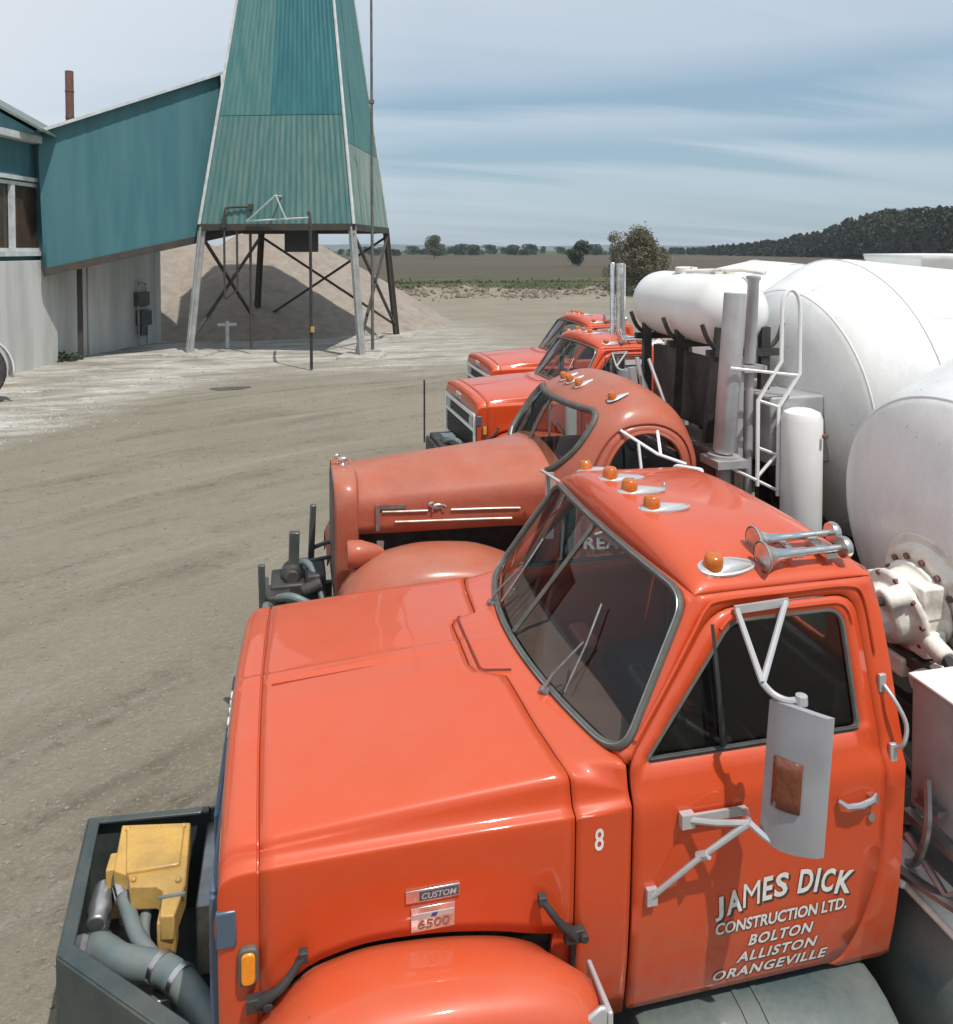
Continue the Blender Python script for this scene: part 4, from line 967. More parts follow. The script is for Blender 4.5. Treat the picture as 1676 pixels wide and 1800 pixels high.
    sw = MB(); o = Vector((2.24, -.38, 1.84)); ax = Vector((.5, 0, .86)).normalized(); u = Vector((0, 1, 0)); w = ax.cross(u); sw.tube([o + (u * math.cos(a) + w * math.sin(a)) * .23 for a in [2 * math.pi * k / 28 for k in range(28)]], .012, 6, closed=True); sw.tube([o - u * .22, o + u * .22], .009, 6); sw.tube([o, o - ax * .35], .02, 6); sw.build('steering_wheel', m_black, root)
    # front bumper and pump gear
    bm_ = MB(); bm_.bar((.06, -.75, .80), (.06, .75, .80), .10, .24)
    for y in (-.28, .10, .42): bm_.bar((-.22, y, .76), (.30, y, .76), .07, .14)
    bm_.bar((-.23, -.32, .78), (-.23, .45, .78), .04, .24)
    bm_.bar((-.23, -.24, .80), (-.24, -.24, 1.27), .04, .05); bm_.bar((-.02, .04, .80), (.00, .04, 1.40), .06, .08); bm_.bar((.12, .30, .90), (.15, .30, 1.52), .05, .05)
    bm_.tube([(.13, .30, 1.16), (.25, .30, 1.20), (.33, .30, 1.2)], .02, 6); bm_.tube([(.0, .10, 1.12), (.30, .10, 1.16)], .018, 6)
    pf = bm_.build('pump_bumper', m_darkblue, root, bevel=.01)
    p = MB(); p.box((-.05, .05, .95), (.26, .34, .20)); p.box((-.12, -.14, .93), (.18, .20, .18)); p.lathe([(0, 0), (.001, .085), (.15, .085), (.17, .06), (.22, .06), (.221, 0)], (-.02, .14, 1.06), (0, -1, .1), 16); p.box((.16, -.02, 1.0), (.14, .36, .28)); p.cyl((.05, -.2, 1.02), (.20, -.2, 1.08), .05, 12); p.build('hydraulic_pump', m_dark, pf, bevel=.02)
    hh = MB(); hh.tube(catmull([(-.12, -.22, 1.0), (-.02, -.34, 1.05), (.12, -.36, .98), (.26, -.30, .85)], 6), .030, 10); hh.tube(catmull([(-.02, .08, 1.10), (.08, .0, 1.17), (.16, -.14, 1.1), (.22, -.28, .9)], 6), .026, 10); hh.tube(catmull([(-.18, -.26, .96), (-.21, -.34, 1.0), (-.18, -.38, .88)], 5), .026, 8); hh.build('hydraulic_hose', m_hose, pf)
    # exhaust stack and the thin pipe beside it
    ex = MB(); ex.lathe([(0, .070), (.03, .086), (1.26, .088), (1.265, .080), (1.15, .078)], (3.30, -.62, 1.99), (.07, 0, 1), 24, cap=False); ex.lathe([(-.03, .125), (0, .125), (.001, .07)], (3.30, -.62, 1.98), (.07, 0, 1), 24); ex.box((3.30, -.62, 1.93), (.26, .28, .06)); ex.cyl((3.28, -.62, .9), (3.30, -.62, 1.98), .06)
    ex.build('exhaust_stack', m_lgrey, root, smooth=40)
    e2 = MB(); e2.lathe([(0, .042), (.02, .047), (.66, .046), (.68, .060), (.70, .060), (.71, .0)], (3.58, -.52, 2.68), (.04, 0, 1), 16); e2.box((3.58, -.52, 2.64), (.2, .18, .05)); e2.cyl((3.565, -.52, .9), (3.58, -.52, 2.64), .035); e2.build('breather_pipe', m_lgrey, root, smooth=40)
    # transverse water tank on its cradle
    wt = MB(); r = .315; wt.lathe([(0, 0), (.015, .12), (.05, .20), (.11, .265), (.20, .305), (.28, r), (1.50, r), (1.58, .305), (1.67, .265), (1.73, .20), (1.765, .12), (1.78, 0)], (3.62, 1.36, 3.065), (0, -1, 0), 40, cap=False)
    wto = wt.build('water_tank', m_white, root, smooth=40)
    ft = MB(); ft.box((3.66, .25, 3.385), (.18, .5, .03)); ft.lathe([(0, .09), (.05, .09), (.06, .07), (.061, 0)], (3.60, .62, 3.37), (0, 0, 1), 14); ft.tube([(3.56, .5, 3.39), (3.70, -.2, 3.42), (3.72, -.5, 3.40)], .02, 6); ft.box((3.6, .45, 3.40), (.05, .05, .06)); ft.build('tank_filler', m_whited, wto)
    cr = MB()
    for y in (1.05, .35, -.35):
        cr.bar((3.42, y, 2.95), (3.30, y * .75, 1.5), .06, .08); cr.bar((3.82, y, 2.95), (3.86, y * .75, 1.3), .06, .08); cr.bar((3.30, y, 2.74), (3.95, y, 2.74), .06, .06)
        cr.tube(catmull([(3.25, y, 2.98), (3.35, y, 2.80), (3.62, y, 2.735), (3.90, y, 2.80), (3.99, y, 2.98)], 4), .02, 6)
    cr.bar((3.30, -.5, 1.5), (3.30, .9, 1.5), .08, .10); cr.bar((3.86, -.5, 1.3), (3.86, .9, 1.3), .08, .10); cr.box((3.5, .35, 2.35), (.06, 1.3, .62)); cr.bar((3.3, .30, .95), (3.3, .30, 1.5), .1); cr.bar((3.3, -.30, .95), (3.3, -.30, 1.5), .1)
    cr.build('tank_cradle', m_dark, wto)
    ro = MB(); ro.bar((3.16, .28, 1.75), (3.02, .40, 2.62), .03); ro.tube([(3.22, -.08, 1.9), (3.10, .22, 2.5), (3.08, .28, 2.62)], .016, 6); ro.bar((3.14, .55, 1.8), (3.06, .6, 2.5), .05, .06); ro.tube(catmull([(3.12, .62, 2.5), (3.2, .5, 2.2), (3.16, .45, 1.9), (3.2, .3, 1.7)], 5), .022, 6); ro.build('tank_brace', m_lgrey, wto)
    eg = MB(); eg.box((3.38, -.10, 1.75), (.30, .9, .5)); eg.box((3.28, .35, 1.9), (.22, .3, .35)); eg.cyl((3.2, -.45, 1.6), (3.2, -.1, 1.6), .12); eg.build('mixer_engine', M('brown_engine', (.14, .09, .055), .6, col2=(.05, .04, .035), scale=9, bump=.3), root, bevel=.03)
    # ladder with hoop rail and the vertical white tank
    ld = MB(); yl = -.74
    pts = [(3.52, yl, 1.75), (3.52, yl, 2.42), (3.72, yl, 2.72), (3.72, yl, 3.10)] + [(3.80 - .08 * math.cos(math.pi * k / 8), yl, 3.12 + .16 * math.sin(math.pi * k / 8)) for k in range(1, 8)] + [(3.88, yl, 3.10), (3.885, yl, 2.62), (3.70, yl, 2.36), (3.70, yl, 1.66)]
    ld.tube(pts, .016, 8)
    for a, b in (((3.28, yl, 2.68), (3.885, yl, 2.60)), ((3.52, yl, 2.42), (3.70, yl, 2.36)), ((3.52, yl, 2.05), (3.70, yl, 1.98)), ((3.52, yl, 1.82), (3.70, yl, 2.0)), ((3.3, yl, 1.90), (3.70, yl, 1.70))): ld.tube([a, b], .013, 6)
    ld.build('access_ladder', m_white, root)
    vt = MB(); vt.lathe([(0, 0), (.003, .12), (.02, .15), (.04, .155), (.90, .155), (.95, .135), (.975, .08), (.98, 0)], (3.85, -.82, 1.38), (0, 0, 1), 28, cap=False); vto = vt.build('gauge_tank', m_white, root, smooth=40)
    MB().lathe([(0, .02), (.03, .02), (.031, 0)], (3.93, -.975, 2.17), (.3, -1, 0), 8).build('drain_plug', m_rust, vto)
    bxs = MB(); bxs.box((3.95, -.45, 2.15), (.55, .45, .55)); bxs.build('water_pump_box', m_grey, root, bevel=.02)
    pn = MB(); pn.box((3.45, -.55, 2.25), (.10, .05, .75)); pn.lathe([(0, .025), (.02, .02), (.021, 0)], (3.45, -.575, 2.30), (0, -1, 0), 10); pn.build('side_panel', m_lgrey, root, bevel=.01)
    return root

# ================================================================== the place: ground, fields, hills
m_ground = None
def ground_material():
    m = bpy.data.materials.new('yard_dirt'); m.use_nodes = True; nt = m.node_tree; N = nt.nodes; L = nt.links; b = N['Principled BSDF']
    b.inputs['Roughness'].default_value = .95; b.inputs['Specular IOR Level'].default_value = .15
    t = N.new('ShaderNodeTexCoord')
    def noise_(scale, st, rot=0, det=6, rg=.6, loc=(0, 0, 0), dist=0):
        mp = N.new('ShaderNodeMapping'); mp.inputs['Scale'].default_value = (*st, 1); mp.inputs['Rotation'].default_value = (0, 0, R(rot)); mp.inputs['Location'].default_value = loc
        L.new(t.outputs['Object'], mp.inputs[0]); n = N.new('ShaderNodeTexNoise'); n.inputs['Scale'].default_value = scale; n.inputs['Detail'].default_value = det; n.inputs['Roughness'].default_value = rg; n.inputs['Distortion'].default_value = dist
        L.new(mp.outputs[0], n.inputs['Vector']); return n.outputs[0]
    def rng(v, a, c, lo=0, hi=1):
        r = N.new('ShaderNodeMapRange'); r.inputs[1].default_value = a; r.inputs[2].default_value = c; r.inputs[3].default_value = lo; r.inputs[4].default_value = hi; L.new(v, r.inputs[0]); return r.outputs[0]
    def mix_(f, a, c):
        x = N.new('ShaderNodeMix'); x.data_type = 'RGBA'; L.new(f, x.inputs[0])
        for i, q in ((6, a), (7, c)):
            if isinstance(q, tuple): x.inputs[i].default_value = (*q, 1)
            else: L.new(q, x.inputs[i])
        return x.outputs[2]
    def mul(a, c):
        x = N.new('ShaderNodeMath'); x.operation = 'MULTIPLY'; L.new(a, x.inputs[0])
        if isinstance(c, float): x.inputs[1].default_value = c
        else: L.new(c, x.inputs[1])
        return x.outputs[0]
    c = mix_(rng(noise_(.22, (1, 1)), .35, .65), (.262, .232, .180), (.218, .196, .152))
    # wheel tracks: arcs swept by trucks turning past the row
    pv = N.new('ShaderNodeSeparateXYZ'); L.new(t.outputs['Object'], pv.inputs[0])
    def mt(op, a, b_):
        q = N.new('ShaderNodeMath'); q.operation = op
        for i, v in enumerate((a, b_)):
            if isinstance(v, float): q.inputs[i].default_value = v
            else: L.new(v, q.inputs[i])
        return q.outputs[0]
    dx, dy = mt('SUBTRACT', pv.outputs[0], 16.7), mt('SUBTRACT', pv.outputs[1], -16.3)
    rad = mt('SQRT', mt('ADD', mt('MULTIPLY', dx, dx), mt('MULTIPLY', dy, dy)), 0.0); ang = mt('MULTIPLY', mt('ARCTAN2', dy, dx), 30.0)
    def arc(sr, sa, scale, det, rg, off):
        cb = N.new('ShaderNodeCombineXYZ'); L.new(mt('MULTIPLY', rad, sr), cb.inputs[0]); L.new(mt('MULTIPLY', ang, sa), cb.inputs[1]); cb.inputs[2].default_value = off
        n = N.new('ShaderNodeTexNoise'); n.inputs['Scale'].default_value = scale; n.inputs['Detail'].default_value = det; n.inputs['Roughness'].default_value = rg; n.inputs['Distortion'].default_value = .5
        L.new(cb.outputs[0], n.inputs['Vector']); return n.outputs[0]
    streak = arc(1.3, .22, .75, 8, .66, 0.0)
    brk = rng(noise_(.55, (1, 1), 0, 6, .65, (7, 2, 0)), .40, .62)
    c = mix_(mul(rng(streak, .48, .64, 0, .85), brk), c, (.142, .122, .092))
    streak2 = arc(2.2, .16, 1.3, 6, .62, 4.0)
    c = mix_(rng(streak2, .52, .70, 0, .55), c, (.300, .278, .236))
    clod = noise_(5.5, (1, 1), 20, 7, .72, (2, 2, 0))
    c = mix_(mul(rng(clod, .53, .66, 0, .8), rng(streak, .46, .60)), c, (.11, .094, .068))
    # spilt cement and limestone dust around the plant
    sp = N.new('ShaderNodeSeparateXYZ'); L.new(t.outputs['Object'], sp.inputs[0])
    xm = mt('MINIMUM', sp.outputs[0], 0.0)
    dl = mt('ADD', mt('SUBTRACT', sp.outputs[1], 25.0), mt('MULTIPLY', mt('MULTIPLY', xm, xm), .27))
    dl = mt('ADD', dl, mt('MULTIPLY', mt('SUBTRACT', noise_(.45, (.6, 1.4), -20, 6, .62, (1, 4, 0)), .5), 7.0))
    zone = mul(mul(rng(dl, -2.6, 1.0), rng(sp.outputs[0], 10.0, 4.0)), rng(sp.outputs[1], 42, 34))
    patch = rng(noise_(.8, (.45, 1.5), -14, 7, .66, (5, 1, 0)), .36, .60)
    c = mix_(mul(mul(zone, patch), .9), c, (.50, .485, .45))
    c = mix_(mul(mul(zone, rng(noise_(1.7, (.6, 1.2), -14, 6, .6, (9, 3, 0)), .55, .68)), .8), c, (.66, .65, .62))
    c = mix_(rng(noise_(9, (1, 1), 0, 6, .7), .45, .72, 0, .45), c, (.20, .172, .13))
    c = mix_(rng(noise_(38, (1, 1), 0, 3, .6), .56, .70, 0, .5), c, (.38, .345, .28))
    L.new(c, b.inputs['Base Color'])
    ad = N.new('ShaderNodeMath'); ad.operation = 'MULTIPLY_ADD'; L.new(noise_(14, (1, 1), 0, 7, .7), ad.inputs[0]); ad.inputs[1].default_value = .7; L.new(streak, ad.inputs[2])
    bp = N.new('ShaderNodeBump'); bp.inputs['Strength'].default_value = .8; bp.inputs['Distance'].default_value = .08; L.new(ad.outputs[0], bp.inputs['Height']); L.new(bp.outputs[0], b.inputs['Normal'])
    return m
def nz2d(x, y, s, o=0): return noise.noise(Vector((x * s + o, y * s - o, o * .37)))
def gh(x, y):
    h = .05 * nz2d(x, y, .12) + .025 * nz2d(x, y, .5, 3)
    edge = 59.5 - .10 * (x - 12) + 1.8 * nz2d(x, 0, .16, 9)       # spoil bank where the yard ends
    q = (y - edge) / 3.2
    if x > -6: h += max(0, .40 + .75 * nz2d(x, y, .22, 5) + .42 * nz2d(x, y, .9, 2)) * math.exp(-q * q) * min(1, (x + 6) / 6)
    return h * (1 if y > 1 else .6)
def axis_vals(*seg):
    o = []
    for a, b, st in seg: o += [float(v) for v in np.arange(a, b, st)]
    return o + [seg[-1][1]]
xs = axis_vals((-4000, -400, 600), (-400, -40, 40), (-40, 48, .6), (48, 120, 6), (120, 400, 40), (400, 4000, 600))
ys = axis_vals((-400, -20, 60), (-20, 0, 2), (0, 54, .6), (54, 66, .4), (66, 120, 6), (120, 400, 40), (400, 4500, 600))
g = MB().grid([[(x, y, gh(x, y) if abs(x) < 120 and -20 < y < 120 else 0) for x in xs] for y in ys])
ground = kind(g.build('ground', ground_material(), smooth=180), 'structure')

m_grass = M('rough_grass', (.050, .066, .030), .95, col2=(.105, .096, .056), scale=.35, stretch=(.3, 1, 1), detail=8, bump=.5, bscale=3, spec=.1)
m_plough = M('ploughed_soil', (.104, .078, .062), .95, col2=(.074, .070, .046), scale=.05, stretch=(.25, 1.3, 1), detail=8, lo=.38, hi=.62, bump=.4, bscale=1.5, spec=.1)
m_meadow = M('far_meadow', (.045, .075, .032), .95, col2=(.07, .085, .045), scale=.02, detail=6, spec=.1)
gr = MB(); rowy = [61.5, 66, 72, 80, 100, 140]
rows = []
for i, y in enumerate(rowy):
    rows.append([(x, (y + (1.6 * nz2d(x, 0, .3, 4) - .12 * (x - 12) * (1 if i == 0 else 0) if i == 0 else 0)), .22 if i == 0 else .62 - .10 * min(1, i - 1)) for x in [float(v) for v in np.arange(-60, 140, 1.5)]])
kind(gr.grid(rows).build('grass_verge', m_grass, smooth=180), 'structure')
rows = [[(x, y + (3 * nz2d(x, 0, .05) if y < 90 else 0), z) for x in [float(v) for v in np.arange(-160, 420, 8)]] for y, z in ((80, .50), (100, .56), (140, .60), (240, .60), (330, .60))]
kind(MB().grid(rows).build('ploughed_field', m_plough, smooth=180), 'structure')
kind(MB().grid([[(x, y, z) for x in (-900, -300, 0, 400, 900, 1600)] for y, z in ((300, .66), (500, .7), (900, .8), (1600, .8))]).build('far_meadow', m_meadow, smooth=180), 'structure')
# tufts of grass along the verge (uncountable)
def leaves(mb, pts, size, rnd, aspect=1.0, up=.0):
    for p in pts:
        n = Vector((rnd.gauss(0, 1), rnd.gauss(0, 1), rnd.gauss(0, 1) + up)).normalized(); u = n.orthogonal().normalized(); w = n.cross(u)
        a = rnd.uniform(0, 6.28); c, s = math.cos(a), math.sin(a); u, w = u * c + w * s, w * c - u * s
        q = size * rnd.uniform(.6, 1.35); p = Vector(p)
        i = len(mb.v); mb.v += [tuple(p - u * q * aspect), tuple(p + w * q * .55), tuple(p + u * q * aspect), tuple(p - w * q * .55)]; mb.f.append((i, i + 1, i + 2, i + 3))
rnd = random.Random(3); tf = MB()
for k in range(5200):
    x = rnd.uniform(-8, 48); y = 62 - .12 * (x - 12) + abs(rnd.gauss(0, 5)); z = .25 + .3 * min(1, max(0, (y - 61.5) / 5)); h = rnd.uniform(.06, .24)
    a = rnd.uniform(0, 3.14); d = Vector((math.cos(a), math.sin(a), 0)) * rnd.uniform(.05, .16); i = len(tf.v); t = Vector((x + rnd.gauss(0, .1), y, z + h))
    tf.v += [tuple(Vector((x, y, z)) - d), tuple(Vector((x, y, z)) + d), tuple(t)]; tf.f.append((i, i + 1, i + 2))
kind(tf.build('verge_grass', m_grass, flat=True, merge=0), 'stuff')
m_hill = M('wooded_hill', (.035, .060, .040), 1., col2=(.05, .075, .05), scale=.01, spec=.05)
hl = MB(); xsH = [float(v) for v in np.arange(-1200, 3600, 60)]
hl.grid([[(x, 2300 + 80 * nz2d(x, 1, .002), -4) for x in xsH], [(x, 2380 + 80 * nz2d(x, 1, .002), 14 + 6 * nz2d(x, 3, .0022) + 2.0 * nz2d(x, 3, .012)) for x in xsH], [(x, 3200, 12) for x in xsH]])
kind(hl.build('hills', m_hill, smooth=180), 'structure')

# ---- trees
m_bark = M('bark', (.11, .085, .06), .9, col2=(.06, .05, .04), scale=9, bump=.4)
def leaf_mat(n, c, c2): return M(n, c, .7, col2=c2, scale=1.1, detail=3, spec=.2)
m_lf_olive = leaf_mat('olive_spring_leaves', (.185, .165, .105), (.110, .108, .065))
m_lf_mid = leaf_mat('mid_green_leaves', (.070, .088, .045), (.038, .053, .028))
m_lf_pale = leaf_mat('pale_green_leaves', (.125, .135, .072), (.075, .090, .050))
m_lf_dark = M('dark_wood_leaves', (.040, .052, .026), .7, col2=(.016, .026, .015), scale=.09, detail=5, spec=.2, dust=(.085, .085, .045), dust_amt=.5)
def tree(name, label, cat, loc, h, cr, mat, seed, nl=5000, ls=.10, trunk=.3, base=.25, group=None, lobes=9, twig=True):
    rd = random.Random(seed); root = thing(name, label, cat, loc, rd.uniform(0, 6), group)
    tk = MB(); tk.tube([(0, 0, -.1), (.03 * h * .2, 0, h * .2), (0, .02 * h, h * .45), (.02, 0, h * .8)], [trunk * .5, trunk * .42, trunk * .3, trunk * .08], 8)
    cen = []
    for k in range(lobes):
        a = rd.uniform(0, 6.28); q = rd.uniform(.15, .75); z = lerp(base * h, h, rd.uniform(.15, .86)); w = 1 - abs((z / h - base) / (1 - base) - .45) * .9
        c = Vector((cr * q * math.cos(a) * w, cr * q * math.sin(a) * w, z)); cen.append((c, cr * rd.uniform(.30, .50)))
        s0 = Vector((0, 0, h * rd.uniform(.15, .45))); tk.tube([s0, s0.lerp(c, .5) + Vector((0, 0, .04 * h)), c], [trunk * .22, trunk * .14, trunk * .04], 5)
    cen.append((Vector((0, 0, h * .84)), cr * .38))
    tk.build('trunk', m_bark, root)
    cw = MB(); pts = []
    for i in range(nl):
        c, r = rd.choice(cen); d = Vector((rd.gauss(0, 1), rd.gauss(0, 1), rd.gauss(0, .85))).normalized() * r * rd.uniform(.35, 1.12) ** .6
        p = c + d
        if rd.random() < .06: p = c + d * rd.uniform(1.1, 1.45)
        p.z = max(p.z, h * .05); pts.append(p)
    leaves(cw, pts, ls, rd); cw.build('crown', mat, root, flat=True, merge=0)
    return root
tree('tree', 'tall bushy olive brown tree rising behind the exhaust pipes', 'tree', (26.0, 56.4, .1), 5.2, 2.05, m_lf_olive, 11, 15000, .085, .30, .04, lobes=26)
tree('tree', 'slim sparse tree standing just left of the bushy olive tree', 'tree', (24.9, 59.5, .2), 5.0, 1.0, m_lf_olive, 12, 1800, .075, .16, .12, lobes=8)
tree('tree', 'small round dark green tree alone in the field left of the bushy tree', 'tree', (48.6, 131, .5), 4.3, 2.2, m_lf_mid, 13, 3800, .17, .25, .08, lobes=12)
tree('tree', 'pale feathery tree at the far side of the field, nearest the tower', 'tree', (41.5, 236, .5), 7.0, 3.6, m_lf_pale, 14, 2600, .26, .35, .12, lobes=12)
hp = None
rd = random.Random(21)
for i in range(26):
    u = lerp(575, 1080, i / 25) + rd.uniform(-8, 8); D = rd.uniform(330, 470); a = math.atan((u - 838) / 1400.) + R(13); x, y = D * math.tan(a), D
    if hp is None: hp = tree('hedgerow_tree', 'small dark hedgerow tree in the line beyond the ploughed field', 'tree', (x, y, .5), 6.0, 3.6, m_lf_mid, 31, 1500, .42, .3, .02, group='hedgerow trees beyond the field', lobes=10); o = hp
    else: o = copy_tree(hp)
    o.location = (x, y, .4); o.rotation_euler.z = rd.uniform(0, 6); s = rd.uniform(.35, .85); o.scale = (rd.uniform(.7, 1.9), rd.uniform(.7, 1.9), s)
# the wood on the right: reads as one mass
fw_ = MB(); rd = random.Random(5)
def crown(x, y, h, r, n, size, conif):
    pts = []
    for k in range(n):
        z = rd.uniform(.04, 1) ** (.9); w = (1 - z) ** .8 * 1.05 + .04 if conif else math.sin(math.pi * min(1, .12 + .88 * z)) ** .6
        a = rd.uniform(0, 6.28); q = r * w * rd.uniform(.45, 1) ** .5; pts.append((x + q * math.cos(a), y + q * math.sin(a), z * h + .3))
    leaves(fw_, pts, size, rd)
for i in range(330):
    u = rd.uniform(1130, 1950); t = (u - 1130) / 820; D = lerp(470, 190, min(1, t * 1.5) ** .7) * rd.uniform(.94, 1.12)
    top = pl([(1130, 452), (1180, 444), (1260, 434), (1340, 426), (1400, 415), (1455, 405), (1490, 388), (1550, 372), (1676, 366), (1950, 362)], u)
    a = math.atan((u - 838) / 1400.) + R(13); dep = D; y = D * math.cos(a) / math.cos(a - R(13)); x = D * math.sin(a) / math.cos(a - R(13))
    h = max(3.2, (3.6 + (437 - top) / 1400. * D) * rd.uniform(.82, 1.03)); con = rd.random() < .35 or u < 1460
    crown(x, y, h, h * (.26 if con else .36) + .6, 170 if u < 1460 else 330, D * .0026, con)
kind(fw_.build('wood', m_lf_dark, flat=True, merge=0), 'stuff')

# ---- aggregate piles
m_gravel = M('pink_grey_gravel', (.275, .232, .192), .95, col2=(.205, .175, .148), scale=1.6, detail=10, bump=.9, bscale=9, spec=.1, dust=(.36, .31, .26), dust_amt=.75)
def pile(name, label, cx, cy, rad, hgt, seed, el=1.0):
    rows = []; rn = 70; an = 150
    for i in range(rn + 1):
        t = i / rn; row = []
        for k in range(an):
            a = 2 * math.pi * k / an; rr = rad * (1 + .10 * nz2d(math.cos(a), math.sin(a), 1.3, seed)) * t; x, y = rr * math.cos(a) * el, rr * math.sin(a)
            z = hgt * (1 - t) ** 1.0 * (1 if t > .10 else 1) ; z = min(z, hgt * .955 - hgt * .4 * t * t)
            z += (.18 * nz2d(x, y, .6, seed) + .10 * nz2d(x, y, 1.7, seed) + .06 * nz2d(x, y, 4.1, seed)) * min(1, t * 4) * (1 - t) ** .4
            row.append((x, y, z - .08))
        rows.append(row)
    o = MB().grid(rows, closed=True).build(name, m_gravel, smooth=180, loc=(cx, cy, 0)); tag(o, label, 'gravel pile'); return o
pile('gravel_pile', 'tall pinkish gravel pile behind the legs of the green tower', -1.0, 41.0, 9.0, 5.25, 4)
pile('gravel_pile', 'lower gravel heap against the end of the concrete wall', -6.6, 42.0, 9.5, 5.3, 8)

# ---- green batch tower
m_clad_u = M('teal_cladding_upper', (.028, .125, .145), .5, col2=(.040, .170, .185), scale=.9, stretch=(4.5, 4.5, .12), detail=6, spec=.3)
m_clad_p = M('teal_cladding_bleached', (.052, .160, .165), .6, col2=(.095, .205, .195), scale=1.3, stretch=(4.5, 4.5, .10), detail=6, spec=.3)
m_clad_l = M('weathered_green_cladding', (.068, .170, .165), .6, col2=(.130, .210, .190), scale=1.6, stretch=(4.0, 4.0, .07), detail=7, lo=.38, hi=.70, spec=.25)
m_clad_s = M('pale_side_cladding', (.13, .225, .20), .6, col2=(.27, .31, .275), scale=1.2, stretch=(4.0, 4.0, .10), detail=7, lo=.38, hi=.62, spec=.25)  # paler, greyer green for the lower side face
m_gal = M('teal_gallery_sheet', (.046, .140, .162), .55, col2=(.068, .175, .190), scale=1.1, stretch=(2.2, 2.2, .25), detail=8, spec=.3)
m_trim = M('pale_steel_trim', (.60, .62, .62), .5, col2=(.45, .47, .46), scale=4)
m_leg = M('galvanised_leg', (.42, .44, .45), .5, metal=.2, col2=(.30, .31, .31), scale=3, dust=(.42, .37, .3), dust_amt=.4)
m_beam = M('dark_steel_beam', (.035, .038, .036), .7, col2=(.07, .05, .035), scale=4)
m_conc = M('weathered_concrete', (.56, .555, .53), .9, col2=(.38, .38, .355), scale=.9, stretch=(2.2, 2.2, .22), detail=8, lo=.40, hi=.72, bump=.3, bscale=14, spec=.2)
m_conc2 = M('concrete_footing', (.44, .41, .36), .9, col2=(.30, .28, .24), scale=4, bump=.3)
tw = thing('batch_tower', 'tall tapering green clad silo tower standing on steel legs', 'tower', (.354, 30.31, 0), R(-17.85))
def halfx(z): return pl([(0, 2.955), (4.42, 2.634), (12.3, 1.685), (15.5, 1.30)], z)
def halfy(z): return pl([(0, 3.122), (4.42, 2.901), (12.3, 1.77), (15.5, 1.31)], z)
def cor(z, i, e=0):
    h = halfx(z) + e; g = halfy(z) + e; return ((-h, h, h, -h)[i], (-g, -g, g, g)[i], z)
ZC = 4.42; ZS = 8.15; ZT = 15.4
def face_rows(i, j, z0, z1, n, amp=.016):
    rows = []
    for z in [lerp(z0, z1, k / 6) for k in range(7)]:
        a, b = Vector(cor(z, i)), Vector(cor(z, j)); d = (b - a).normalized(); nrm = Vector((d.y, -d.x, 0)); row = []
        for k in range(n + 1):
            t = k / n; row.append(a.lerp(b, t) + nrm * (amp if (k % 4) in (1, 2) else 0))
        rows.append(row)
    return rows
def split_rows(rows, a, b): return [r[a:b + 1] for r in rows]
fr = face_rows(0, 1, ZS, ZT, 96)
MB().grid(split_rows(fr, 0, 40)).build('upper_cladding', m_clad_p, tw, smooth=20)
MB().grid(split_rows(fr, 40, 96)).build('upper_cladding', m_clad_u, tw, smooth=20)
MB().grid(face_rows(0, 1, ZC, ZS - .02, 96, .024)).build('lower_cladding', m_clad_l, tw, smooth=20)
MB().grid(face_rows(1, 2, ZC, 7.2, 96)).build('side_cladding', m_clad_s, tw, smooth=20)
MB().grid(face_rows(1, 2, 7.22, ZT, 96)).build('side_cladding', m_clad_p, tw, smooth=20)
MB().grid(face_rows(2, 3, ZC, ZT, 96)).grid(face_rows(3, 0, ZC, ZT, 96)).build('rear_cladding', m_clad_l, tw, smooth=20)
MB().grid([[cor(ZT, 0), cor(ZT, 1)], [cor(ZT, 3), cor(ZT, 2)]]).build('tower_roof', m_clad_u, tw)
for i in range(4):
    MB().tube([cor(ZC, i, .02), cor(12.3, i, .02), cor(ZT, i, .02)], .055, 6).build('corner_trim', m_trim, tw)
b = MB()
for i in range(4):
    p, q = cor(ZC - .10, i, -.02), cor(ZC - .10, (i + 1) % 4, -.02); b.bar(p, q, .16, .22)
b.bar((-2.58, .9, ZC - .14), (2.58, .9, ZC - .14), .16, .24); b.bar((-2.58, -.9, ZC - .14), (2.58, -.9, ZC - .14), .16, .24)
b.build('ring_beam', m_beam, tw)
MB().grid([[(-2.57, -2.84, ZC - .01), (2.57, -2.84, ZC - .01)], [(-2.57, 2.84, ZC - .01), (2.57, 2.84, ZC - .01)]]).build('soffit', m_beam, tw, solid=.02)
for i in range(4):
    lg = MB(); p, q = Vector(cor(0.05, i)), Vector(cor(ZC - .1, i, -.06)); w = .17
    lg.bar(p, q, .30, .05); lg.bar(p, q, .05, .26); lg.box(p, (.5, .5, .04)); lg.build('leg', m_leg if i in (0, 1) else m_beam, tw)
    MB().prism(rounded([(-.75, -.7), (.72, -.75), (.78, .72), (-.7, .78)], .15), lambda x, y: (p.x * 1.0 + x, p.y + y, -.1), lambda x, y: (p.x + x * .94, p.y + y * .94, .10)).build('footing', m_conc2, tw, bevel=.02)
for i, j in ((0, 3), (1, 2), (2, 3)):
    a0, a1, b0, b1 = (Vector(cor(z, k, -.03)) for k, z in ((i, .5), (i, 4.1), (j, .5), (j, 4.1)))
    MB().bar(a0, b1, .09, .09).bar(b0, a1, .09, .09).build('cross_brace', m_beam, tw)
hb = MB(); hb.box((.35, -1.2, 3.88), (.95, .95, .80)); hb.grid([[(-.2, -1.75, 4.4), (.9, -1.75, 4.4), (.9, -.6, 4.4), (-.2, -.6, 4.4)], [(-.15, -1.68, 4.2), (.85, -1.68, 4.2), (.85, -.72, 4.2), (-.15, -.72, 4.2)]], closed=True); hb.build('discharge_gate', m_black, tw, bevel=.02)
pp = MB()
